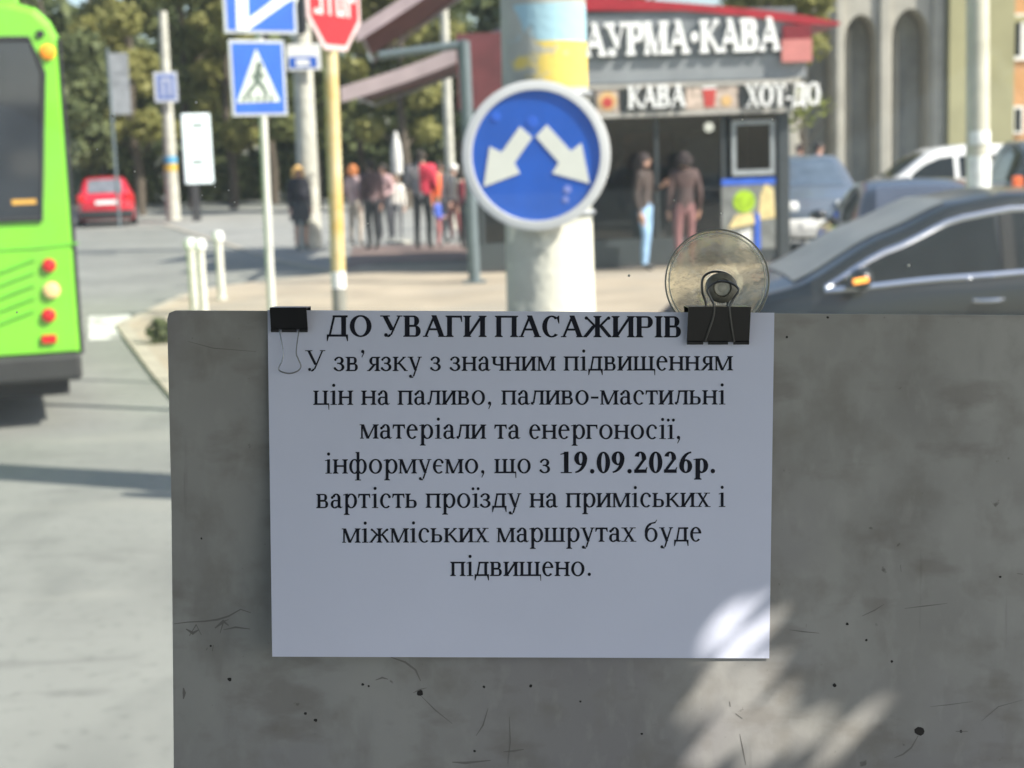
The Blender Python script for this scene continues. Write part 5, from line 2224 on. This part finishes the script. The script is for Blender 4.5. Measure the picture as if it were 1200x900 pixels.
mb_ = mat('board grey', (0.36, 0.353, 0.328), .75, var=.2, scale=5, bump=.05, detail=10, spec=.25)
t_ = mb_.node_tree
rp = [n for n in t_.nodes if n.type == 'VALTORGB'][0]
tc = [n for n in t_.nodes if n.type == 'TEX_COORD'][0]
bs = t_.nodes['Principled BSDF']
prev = rp.outputs['Color']
def stain(scale_, lo, hi, colr, stretch=(1, 1, 1), fac=1.0, detail=6):
    global prev
    nz = t_.nodes.new('ShaderNodeTexNoise')
    nz.inputs['Scale'].default_value = scale_
    nz.inputs['Detail'].default_value = detail
    mp = t_.nodes.new('ShaderNodeMapping')
    mp.inputs['Scale'].default_value = stretch
    mp.inputs['Location'].default_value = (scale_ * .37, scale_ * .11, scale_ * .71)
    mp.inputs['Rotation'].default_value = (0, .5 * (stretch[0] != 1), 0)
    t_.links.new(tc.outputs['Object'], mp.inputs[0])
    t_.links.new(mp.outputs[0], nz.inputs['Vector'])
    ra = t_.nodes.new('ShaderNodeValToRGB')
    ra.color_ramp.elements[0].position = lo
    ra.color_ramp.elements[1].position = hi
    ra.color_ramp.elements[1].color = (fac, fac, fac, 1)
    t_.links.new(nz.outputs['Fac'], ra.inputs[0])
    mx = t_.nodes.new('ShaderNodeMix'); mx.data_type = 'RGBA'
    t_.links.new(ra.outputs[0], mx.inputs[0])
    t_.links.new(prev, mx.inputs[6])
    mx.inputs[7].default_value = (*colr, 1)
    prev = mx.outputs[2]
stain(11, .5, .72, (.22, .21, .195), fac=.5)
stain(4, .5, .7, (.24, .22, .25), fac=.65)
stain(3.1, .5, .66, (.38, .375, .36), fac=.5)
stain(26, .58, .74, (.19, .18, .165), (1, 1, .35), .4)
stain(38, .5, .7, (.25, .235, .205), fac=.55, detail=9)
stain(90, .54, .68, (.42, .41, .385), (1, 1, .5), .35, 5)
stain(16, .56, .66, (.215, .195, .17), (1, 1, 2.2), .45, 9)
stain(120, .70, .76, (.12, .115, .10), fac=.7, detail=3)
stain(60, .66, .72, (.17, .165, .15), (1, 1, .07), .5)
t_.links.new(prev, bs.inputs['Base Color'])

board = bpy.data.objects.new  # placeholder name, replaced below
b = MB()
l0 = BU(197, 372)
tl_ = BU(205, 364)
out = [BU(204, 1010), BU(203.5, 880), BU(201, 600), BU(196.5, 400), BU(196, 374), BU(198, 367), BU(205, 364), BU(420, 365), BU(800, 366.5), BU(1330, 370.5), BU(1330, 1010)]
b.prism(out, 'y', 0, .004)
DIRT = 1
def scratch(pts, w_, taper=True):
    mi = DIRT + 1 if w_ < .75 else DIRT
    P = [Vector(BU(*q)) for q in pts]
    L_, R_ = [], []
    for i, p in enumerate(P):
        d = (P[min(i + 1, len(P) - 1)] - P[max(i - 1, 0)]).normalized()
        nn = Vector((-d.y, d.x)) * (w_ * (1 - .7 * abs(2 * i / (len(P) - 1) - 1) if taper else 1))
        L_.append(p + nn); R_.append(p - nn)
    vs = [(q.x, -.00012, q.y) for q in L_ + R_]
    n = len(P)
    b.add(vs, [(i, i + 1, n + i + 1, n + i) for i in range(n - 1)], mi)
def speck(px, py, r):
    q = BU(px, py)
    n = 9
    b.add([(q[0] + r * (.7 + .5 * rnd.random()) * math.cos(6.283 * i / n), -.00012, q[1] + r * (.7 + .5 * rnd.random()) * math.sin(6.283 * i / n)) for i in range(n)], [tuple(range(n))], DIRT)
UPX = .91 / 1800
for px, py, r in ((269, 796, 2.4), (425, 802, 1.8), (432, 804, 1.4), (492, 812, 4.2), (567, 805, 1.6), (622, 804, 2), (358, 836, 1.8), (370, 844, 2.2), (993, 731, 1.9), (978, 803, 2.2), (1045, 775, 1.6),
                  (1078, 857, 6.2), (1126, 857, 1.8), (1172, 676, 1.6), (236, 631, 1.3), (247, 757, 1.5), (1015, 750, 1.6), (922, 395, 1.7), (970, 372, 1.6), (680, 822, 1.4), (752, 860, 1.5), (556, 880, 1.6)):
    speck(px, py, r * UPX)
for pts, w_ in (([(204, 731), (220, 729), (240, 728), (255, 726), (268, 722), (282, 714), (294, 718)], 1.2), ([(218, 737), (226, 742), (233, 738)], 2.0), ([(222, 745), (230, 732), (236, 744)], 1.1), ([(252, 736), (262, 728), (268, 733)], 2.2), ([(262, 738), (276, 735), (293, 737)], 1.1), ([(258, 742), (262, 728), (268, 726)], 1.0),
                ([(215, 806), (216, 812), (215, 819)], 2.0), ([(242, 762), (243, 759)], 1.4), ([(249, 763), (250, 756)], 1.5),
                ([(458, 770), (475, 776), (487, 785), (493, 798)], 1.5), ([(493, 815), (510, 832), (530, 848)], .7), ([(484, 812), (492, 808), (500, 806)], .8), ([(440, 797), (448, 794), (455, 796)], 1.2),
                ([(590, 881), (602, 880), (614, 878)], 1.4), ([(597, 840), (598, 870), (595, 895)], .6), ([(572, 830), (566, 850), (558, 862)], .8), ([(530, 893), (545, 894), (575, 891)], 1.6),
                ([(1076, 862), (1068, 876), (1058, 884), (1048, 888)], 1.3), ([(1120, 857), (1134, 857)], 1.6), ([(1010, 722), (1025, 715), (1036, 708)], .8), ([(1060, 713), (1085, 710), (1110, 707)], .7), ([(925, 738), (940, 740), (960, 742)], .7), ([(1055, 662), (1056, 670)], 1.0), ([(1192, 672), (1199, 673)], 1.4), ([(855, 822), (856, 828)], 1.4), ([(862, 836), (870, 842)], 1.6), ([(867, 860), (871, 880), (874, 896)], .7),
                ([(1090, 828), (1110, 826), (1140, 822)], .5), ([(1150, 845), (1170, 828), (1199, 820)], .5), ([(220, 400), (250, 408), (300, 412)], .5)):
    scratch(pts, w_ * UPX)
bo = b.build('notice_board', [mb_, mat('board dirt', (.03, .027, .025), .9), mat('faint scratch', (.2, .19, .175), .9)], fix=False)
bo.matrix_world = mwB
tag(bo, 'scuffed grey board leaning against the windscreen behind the paper notice', 'board')

# paper
nt_ = thing('paper_notice', 'white paper notice with black printed text clipped to the grey board', 'notice', mw=mwB)
def BUL(px, py, off):
    return Plane(plB.w(0, 0, off), plB.x, plB.z).uv(px, py)
def lift(s_, t2):
    return .0010 + .017 * ((1 - s_) ** 2.2) * (t2 ** 1.3) + .0016 * (1 - s_) * t2 * t2 + .0008 * math.sin(s_ * 7.1) * t2 * (1 - s_) + .0007 * math.sin(t2 * 9 + s_ * 3) * (1 - s_) ** .5
def paper_pt(px, py):
    tq = (py - 363) / (769 - 363)
    xl = 313.5 + (319 - 313.5) * tq
    xr = 907.5 + (901.5 - 907.5) * tq
    return (px - xl) / (xr - xl), tq
b = MB()
NX, NY = 36, 28
vs = []
for j in range(NY + 1):
    tq = j / NY
    for i in range(NX + 1):
        sx = i / NX
        px = (313.5 + 5.5 * tq) * (1 - sx) + (907.5 - 6 * tq) * sx
        py = (363.3 + (769.5 - 363.3) * tq) * (1 - sx) + (366.5 + (771.5 - 366.5) * tq) * sx
        u, vv_ = BUL(px, py, lift(sx, tq))
        vs.append((u, -lift(sx, tq), vv_))
n1 = len(vs)
vs2 = [(x, y + .0002, z) for x, y, z in vs]
fs = []
for j in range(NY):
    for i in range(NX):
        o = j * (NX + 1) + i
        fs.append((o, o + 1, o + NX + 2, o + NX + 1))
        fs.append((n1 + o, n1 + o + NX + 1, n1 + o + NX + 2, n1 + o + 1))
for i in range(NX):
    for o in (i, NY * (NX + 1) + i):
        fs.append((o, o + 1, n1 + o + 1, n1 + o))
for j in range(NY):
    for o in (j * (NX + 1), j * (NX + 1) + NX):
        fs.append((o, o + NX + 1, n1 + o + NX + 1, n1 + o))
b.add(vs + vs2, fs)
b.build('sheet', mat('office paper', (.75, .78, .93), .8, var=.025, scale=9, spec=.3, bump=.03), nt_, True)
LINES = [
    ([('ДО УВАГИ ПАСАЖИРІВ', True)], 383, 798, 394.5, 395.5, 25.0),
    ([('У зв’язку з значним підвищенням', False)], 357.5, 859, 435, 434, 24.5),
    ([('цін на паливо, паливо-мастильні', False)], 367, 850, 474.5, 474, 24.5),
    ([('матеріали та енергоносії,', False)], 421.5, 797, 514, 514.5, 24.5),
    ([('інформуємо, що з ', False), ('19.09.2026р.', True)], 381, 838, 555, 554, 24.5),
    ([('вартість проїзду на приміських і', False)], 370.5, 850, 595.5, 594, 24.5),
    ([('міжміських маршрутах буде', False)], 400.5, 822, 636, 634.5, 24.5),
    ([('підвищено.', False)], 527.5, 692.5, 675, 675, 24.5),
]
M_ink = mat('printer ink', (.017, .018, .028), .8, var=.2, scale=60, spec=.2)
b = MB()
cnt = 0
for runs, xa, xb, ya, yb_, cap in LINES:
    polys, wd = text_polys(runs)
    em = cap / 0.662
    for p in polys:
        cnt += 1
        vs = []
        for x, y in p:
            f = x / wd
            px = xa + (xb - xa) * f
            py = ya + (yb_ - ya) * f - y * em
            sx, tq = paper_pt(px, py)
            u, vv_ = BUL(px, py, lift(sx, tq))
            vs.append((u, -lift(sx, tq) - .00012 - .000006 * (cnt % 9), vv_))
        b.add(vs, [tuple(range(len(vs)))])
b.build('printed_text', M_ink, nt_, fix=False)

# binder clips
M_clip = mat('black clip steel', (.012, .012, .014), .35, .0, var=.15, scale=40, coat=.3)
M_wire = mat('bright wire', (.34, .345, .36), .3, .9)
M_wired = mat('dull wire', (.12, .12, .115), .35, .8)
def clip_body(parent, x0, x1, y0, y1, d, bend):
    """folded sheet straddling the top edge: front jaw, spine on top, back jaw"""
    (u0_, v1_), (u1_, v0_) = BU(x0, y0), BU(x1, y1)
    b = MB()
    th = .0006
    yf = -.0016
    prof = [(-d * .55, v1_), (yf - .0012, v0_ + .001), (yf - .0022, v0_), (yf - .0022 - th, v0_ + .0004), (-d * .55 - th, v1_ + th), (d * .55 + .004 + th, v1_ + th), (.0062 + .0022, v0_), (.0054, v0_), (d * .55 + .004, v1_)]
    n = len(prof)
    b.prism([(p[0], p[1]) for p in prof], 'x', u0_, u1_)
    # rolled hinge tubes at the jaw lips
    for (a0, a1) in bend:
        b.tube([(a0 * (u1_ - u0_) + u0_, yf - .0022, v0_ - .0002), (a1 * (u1_ - u0_) + u0_, yf - .0022, v0_ - .0002)], .0013, 10)
        b.tube([(a0 * (u1_ - u0_) + u0_, .0075, v0_ - .0002), (a1 * (u1_ - u0_) + u0_, .0075, v0_ - .0002)], .0013, 10)
    return b.build('spring_body', M_clip, parent, True)
def wire(parent, pts, mt_, r=.0005):
    b = MB()
    P = []
    for (px, py, y) in pts:
        u, v_ = BU(px, py)
        P.append(Vector((u, y, v_)))
    # smooth
    Q = []
    for i in range(len(P) - 1):
        p0_, p1_, p2_, p3_ = P[max(i - 1, 0)], P[i], P[i + 1], P[min(i + 2, len(P) - 1)]
        for j in range(5):
            t = j / 5
            Q.append(.5 * ((2 * p1_) + (-p0_ + p2_) * t + (2 * p0_ - 5 * p1_ + 4 * p2_ - p3_) * t * t + (-p0_ + 3 * p1_ - 3 * p2_ + p3_) * t ** 3))
    Q.append(P[-1])
    b.tube(Q, r, 8)
    return b.build('wire_handle', mt_, parent, True)
c1 = thing('binder_clip', 'small black binder clip at the upper left of the notice, handle hanging down', 'binder clip', mw=mwB)
clip_body(c1, 318.5, 361.5, 361, 386, .014, ((0, .22), (.3, .7), (.78, 1)))
wire(c1, [(328, 385, -.004), (331, 397, -.0055), (334, 413, -.0065), (332.5, 422, -.007), (328.5, 431, -.007), (333, 435, -.007), (342, 436.5, -.007), (351, 433.5, -.007), (354.5, 428, -.007), (351.5, 420, -.007), (349, 413, -.0065), (350, 399, -.0055), (352, 385, -.004)], M_wire, .00042)
wire(c1, [(328, 385, .0085), (331, 397, .009), (334, 413, .009), (340, 425, .009), (349, 413, .009), (352, 385, .0085)], M_wire, .00042)
c2 = thing('binder_clip', 'larger black binder clip at the upper right, handle hooked over the suction cup', 'binder clip', mw=mwB)
clip_body(c2, 804.5, 876.5, 360, 400.5, .017, ((0, .26), (.34, .66), (.75, 1)))
wire(c2, [(824.5, 400, -.0045), (829, 386, -.007), (833.5, 371, -.0085), (834.5, 358, -.0095), (831, 350, -.0095), (827, 341, -.0095), (829, 336, -.0095), (836, 331, -.0095), (845, 329.5, -.0095), (855, 332, -.0095), (862, 337, -.0095), (862, 342, -.0095), (856, 351, -.0095), (852.5, 358, -.0095), (853.5, 371, -.0085), (856, 386, -.007), (859, 400, -.0045)], M_wired, .0007)
wire(c2, [(824, 398, .0085), (829, 380, .010), (830, 358, .010), (825, 342, .009), (826, 326, .0085), (836, 319, .008), (851, 320, .008), (860, 327, .0085), (861, 342, .009), (855, 358, .010), (857, 380, .010), (860, 398, .0085)], M_wired, .0007)

# suction cup on the glass
GL = .030
cupm = bpy.data.materials.new('clear pvc')
cupm.use_nodes = True
t_ = cupm.node_tree
bs = t_.nodes['Principled BSDF']
bs.inputs['Base Color'].default_value = (.97, .96, .90, 1)
bs.inputs['Transmission Weight'].default_value = 1
bs.inputs['Roughness'].default_value = .07
bs.inputs['IOR'].default_value = 1.22
tc = t_.nodes.new('ShaderNodeTexCoord')
nz = t_.nodes.new('ShaderNodeTexNoise')
nz.inputs['Scale'].default_value = 110
nz.inputs['Detail'].default_value = 4
t_.links.new(tc.outputs['Object'], nz.inputs['Vector'])
bp2 = t_.nodes.new('ShaderNodeBump')
bp2.inputs['Strength'].default_value = 1.0
bp2.inputs['Distance'].default_value = .0008
t_.links.new(nz.outputs['Fac'], bp2.inputs['Height'])
t_.links.new(bp2.outputs[0], bs.inputs['Normal'])
trn = t_.nodes.new('ShaderNodeBsdfTransparent')
trn.inputs[0].default_value = (.97, .96, .91, 1)
mxs = t_.nodes.new('ShaderNodeMixShader')
mxs.inputs[0].default_value = .27
t_.links.new(trn.outputs[0], mxs.inputs[1])
t_.links.new(bs.outputs[0], mxs.inputs[2])
t_.links.new(mxs.outputs[0], t_.nodes['Material Output'].inputs['Surface'])
sc = thing('suction_cup', 'clear round suction cup stuck to the windscreen above the right clip', 'suction cup', mw=mwB)
plG = Plane(plB.w(0, 0, -GL), plB.x, plB.z)
cu = plG.uv(840, 330)
r0 = plG.uv(900.5, 330)[0] - cu[0]
b = MB()
y_ = GL
prof = [(r0, y_ - .0005), (r0, y_ - .0016), (r0 * .985, y_ - .0022), (r0 * .94, y_ - .0018), (r0 * .8, y_ - .0026), (r0 * .55, y_ - .0046), (r0 * .36, y_ - .0068), (r0 * .3, y_ - .0085), (r0 * .28, y_ - .0105)]
inner = [(r0 * .22, y_ - .0105), (r0 * .26, y_ - .006), (r0 * .5, y_ - .003), (r0 * .8, y_ - .0009), (r0 * .96, y_ - .0005)]
b.lathe(prof + inner, 64, (cu[0], 0, cu[1]), 'y')
b.build('disc', cupm, sc, True)
for rr_, tr_, nm_, cl_ in ((r0 * 1.0, .00055, 'rim', (.3, .29, .24)), (r0 * .93, .0004, 'inner_rim', (.75, .73, .62))):
    b = MB()
    b.tube([(cu[0] + rr_ * math.cos(a_), y_ - .0018, cu[1] + rr_ * math.sin(a_)) for a_ in [i_ * math.pi / 32 for i_ in range(64)]], tr_, 6, closed=True)
    b.build(nm_, mat('pvc ' + nm_, cl_, .3, var=.3, scale=60), sc, True)
b = MB()
kc = plG.uv(842.5, 337)
nr = r0 * .285
b.lathe([(nr * .95, y_ - .0107), (nr * .95, y_ - .0125), (nr * .72, y_ - .014), (nr * .66, y_ - .018), (nr * .78, y_ - .0195), (nr * 1.0, y_ - .021), (nr * 1.02, y_ - .0235), (nr * .8, y_ - .0255), (nr * .62, y_ - .0258), (nr * .56, y_ - .0235)], 32, (cu[0], 0, cu[1] - .0032), 'y')
km = mat('smoky pvc', (.2, .19, .15), .25, var=.25, scale=200)
b.build('knob', km, sc, True)
b = MB()
b.lathe([(nr * .55, y_ - .0236), (nr * .5, y_ - .0242), (nr * .3, y_ - .0238), (nr * .12, y_ - .0246)], 24, (cu[0], 0, cu[1] - .0032), 'y')
b.build('button', mat('milky pvc', (.6, .58, .48), .35, var=.15, scale=200), sc, True)

# ------------------------------------------------------------------ the minibus around the camera: windscreen, roof, right wall
ws = thing('windscreen', 'clear dusty windscreen the whole street is seen through, with pale specks', 'windscreen', mw=mwB)
b = MB()
x0, x1, zA, zB = -1.05, .58, -.75, .72
b.box(x0, x1, GL, GL + .005, zA, zB)
b.build('pane', clear_glass('windscreen glass', (.985, .99, .985), .012, dust=.026), ws)
b = MB()
for px, py, r in ((132, 136, 1.6), (114, 175, 1.2), (158, 201, 1.4), (230, 120, 2.0), (237, 229, 1.2), (252, 219, 1.4), (268, 223, 1.3), (275, 237, 1.2), (845, 250, 1.1), (737, 323, 1.6), (790, 235, 1.2), (870, 140, 1.2), (905, 140, 1.2), (1065, 311, 2.2), (712, 208, 1.0), (431, 262, 1.0), (20, 366, 1.2)):
    q = plG.uv(px, py)
    b.lathe([(r * UPX, GL - .0002), (r * UPX * .6, GL - .0004)], 8, (q[0], 0, q[1]), 'y')
b.build('dust_speck', mat('dust', (.6, .6, .55), .9), ws)
M_trim = mat('cabin trim', (.22, .22, .215), .8, var=.1, scale=6)
b = MB()
b.box(-1.2, .65, -3.25, 1.06, 2.602, 2.66)
b.build('x', M_trim).name = 'cabin_ceiling'
struct(bpy.data.objects['cabin_ceiling'])
b = MB()
b.box(.6, .65, -3.2, 1.06, 2.06, 2.6)
b.box(.6, .65, -3.2, 1.06, .35, 1.1)
b.box(.6, .65, -3.2, -1.5, 1.1, 2.06)
b.box(.6, .65, .95, 1.06, 1.1, 2.06)
struct(b.build('cabin_wall', M_trim))
b = MB()
b.box(-1.2, -1.15, -3.2, 1.06, 2.3, 2.6)
b.box(-1.2, -1.15, -3.2, 1.06, .35, 1.35)
b.box(-1.2, -1.15, -3.2, -2.4, 1.35, 2.3)
b.box(-1.2, -1.15, -1.2, -1.0, 1.35, 2.3)
b.box(-1.2, -1.15, .8, 1.06, 1.35, 2.3)
b.box(-1.15, .65, -3.25, -3.2, .35, 1.4)
b.box(-1.15, .65, -3.25, -3.2, 2.2, 2.6)
struct(b.build('cabin_wall', M_trim))
b = MB()
b.box(-1.14, .595, .80, .99, 1.0, 1.30, bev=.02)
struct(b.build('dashboard', M_black))

# ------------------------------------------------------------------ street tree beside the minibus: unseen, its leaves placed to shape the sun patches on the board
GAPS = [  # px, py, half width across, half length along (pixels on the board)
    (842, 738, 11, 34), (874, 748, 5, 28), (898, 735, 3, 22), (907, 680, 4, 20), (833, 810, 12, 38), (880, 803, 15, 36), (908, 832, 9, 40),
    (835, 876, 15, 36), (901, 872, 13, 36), (948, 858, 11, 26), (1000, 850, 6, 46), (1022, 868, 6, 40), (1044, 838, 4.5, 38), (758, 899, 8, 18), (868, 846, 6, 20), (975, 880, 6, 34)]
sl_u, sl_v = SUN.dot(plB.x), SUN.dot(plB.z)
sl_n = SUN.dot(plB.n)
ax = Vector((sl_u, sl_v)).normalized()
gap_uv = []
for px, py, a, l_ in GAPS:
    gap_uv.append((Vector(BU(px, py)), max(a, 6.5) * UPX * 1.22, l_ * UPX * 1.05))
tree = thing('roadside_tree', 'leafy tree leaning over the right side of the minibus', 'tree', (2.9, -1.5, 0))
b = MB()
cen = plB.w(.16, -.16) + SUN * 1.05
cl = cen - Vector((2.9, -1.5, 0))
b.tube([(0, 0, 0), (.05, 0, 1.2), (-.1, .1, 2.2), (-.2, .2, 3.4), (-.1, .3, 4.6)], [.13, .11, .1, .075, .03], 10)
b.tube([(-.1, .1, 2.2), (cl.x * .5, cl.y * .5, cl.z * .97), (cl.x * 1.1, cl.y * 1.1, cl.z * 1.08)], [.05, .035, .012], 8)
b.build('trunk', M_bark, tree, True)
b = MB()
origin = Vector((2.9, -1.5, 0))
lr = random.Random(11)
kept = 0
pv = Vector((-ax.y, ax.x))
def in_gap(uv):
    for gp, a, l_ in gap_uv:
        d = uv - gp
        if (d.dot(ax) / l_) ** 2 + (d.dot(pv) / a) ** 2 < 1:
            return True
    return False
for _ in range(17000):
    u, v_ = lr.uniform(-.30, .50), lr.uniform(-.40, .22)
    p = plB.w(u, v_) + SUN * lr.uniform(.9, 1.2)
    if in_gap(Vector((u, v_))):
        continue
    nrm = (SUN + Vector((lr.gauss(0, .3), lr.gauss(0, .3), lr.gauss(0, .3)))).normalized()
    a_ = nrm.orthogonal().normalized()
    a_.rotate(Matrix.Rotation(lr.random() * 6.28, 3, nrm))
    c_ = nrm.cross(a_)
    for s_ in (lr.uniform(.011, .019), lr.uniform(.007, .009), .004):
        vs = [p - a_ * s_, p + c_ * s_ * .6 - a_ * s_ * .2, p + a_ * s_, p - c_ * s_ * .6 - a_ * s_ * .2]
        hit = False
        for q in vs + [(vs[i] + vs[(i + 1) % 4]) / 2 for i in range(4)]:
            dd = (plB.o - q).dot(plB.n) / SUN.dot(plB.n)
            w0 = q + SUN * dd - plB.o
            if in_gap(Vector((w0.dot(plB.x), w0.dot(plB.z)))):
                hit = True
                break
        if not hit:
            b.add([q - origin for q in vs], [(0, 1, 2, 3)])
            break
for i in range(16):
    leaf_cloud(b, (lr.uniform(-1.2, 1.2), lr.uniform(-.9, .5), lr.uniform(3.9, 5.4)), (.5, .5, .4), 130, .04)
b.build('crown', L_ol, tree, fix=False)
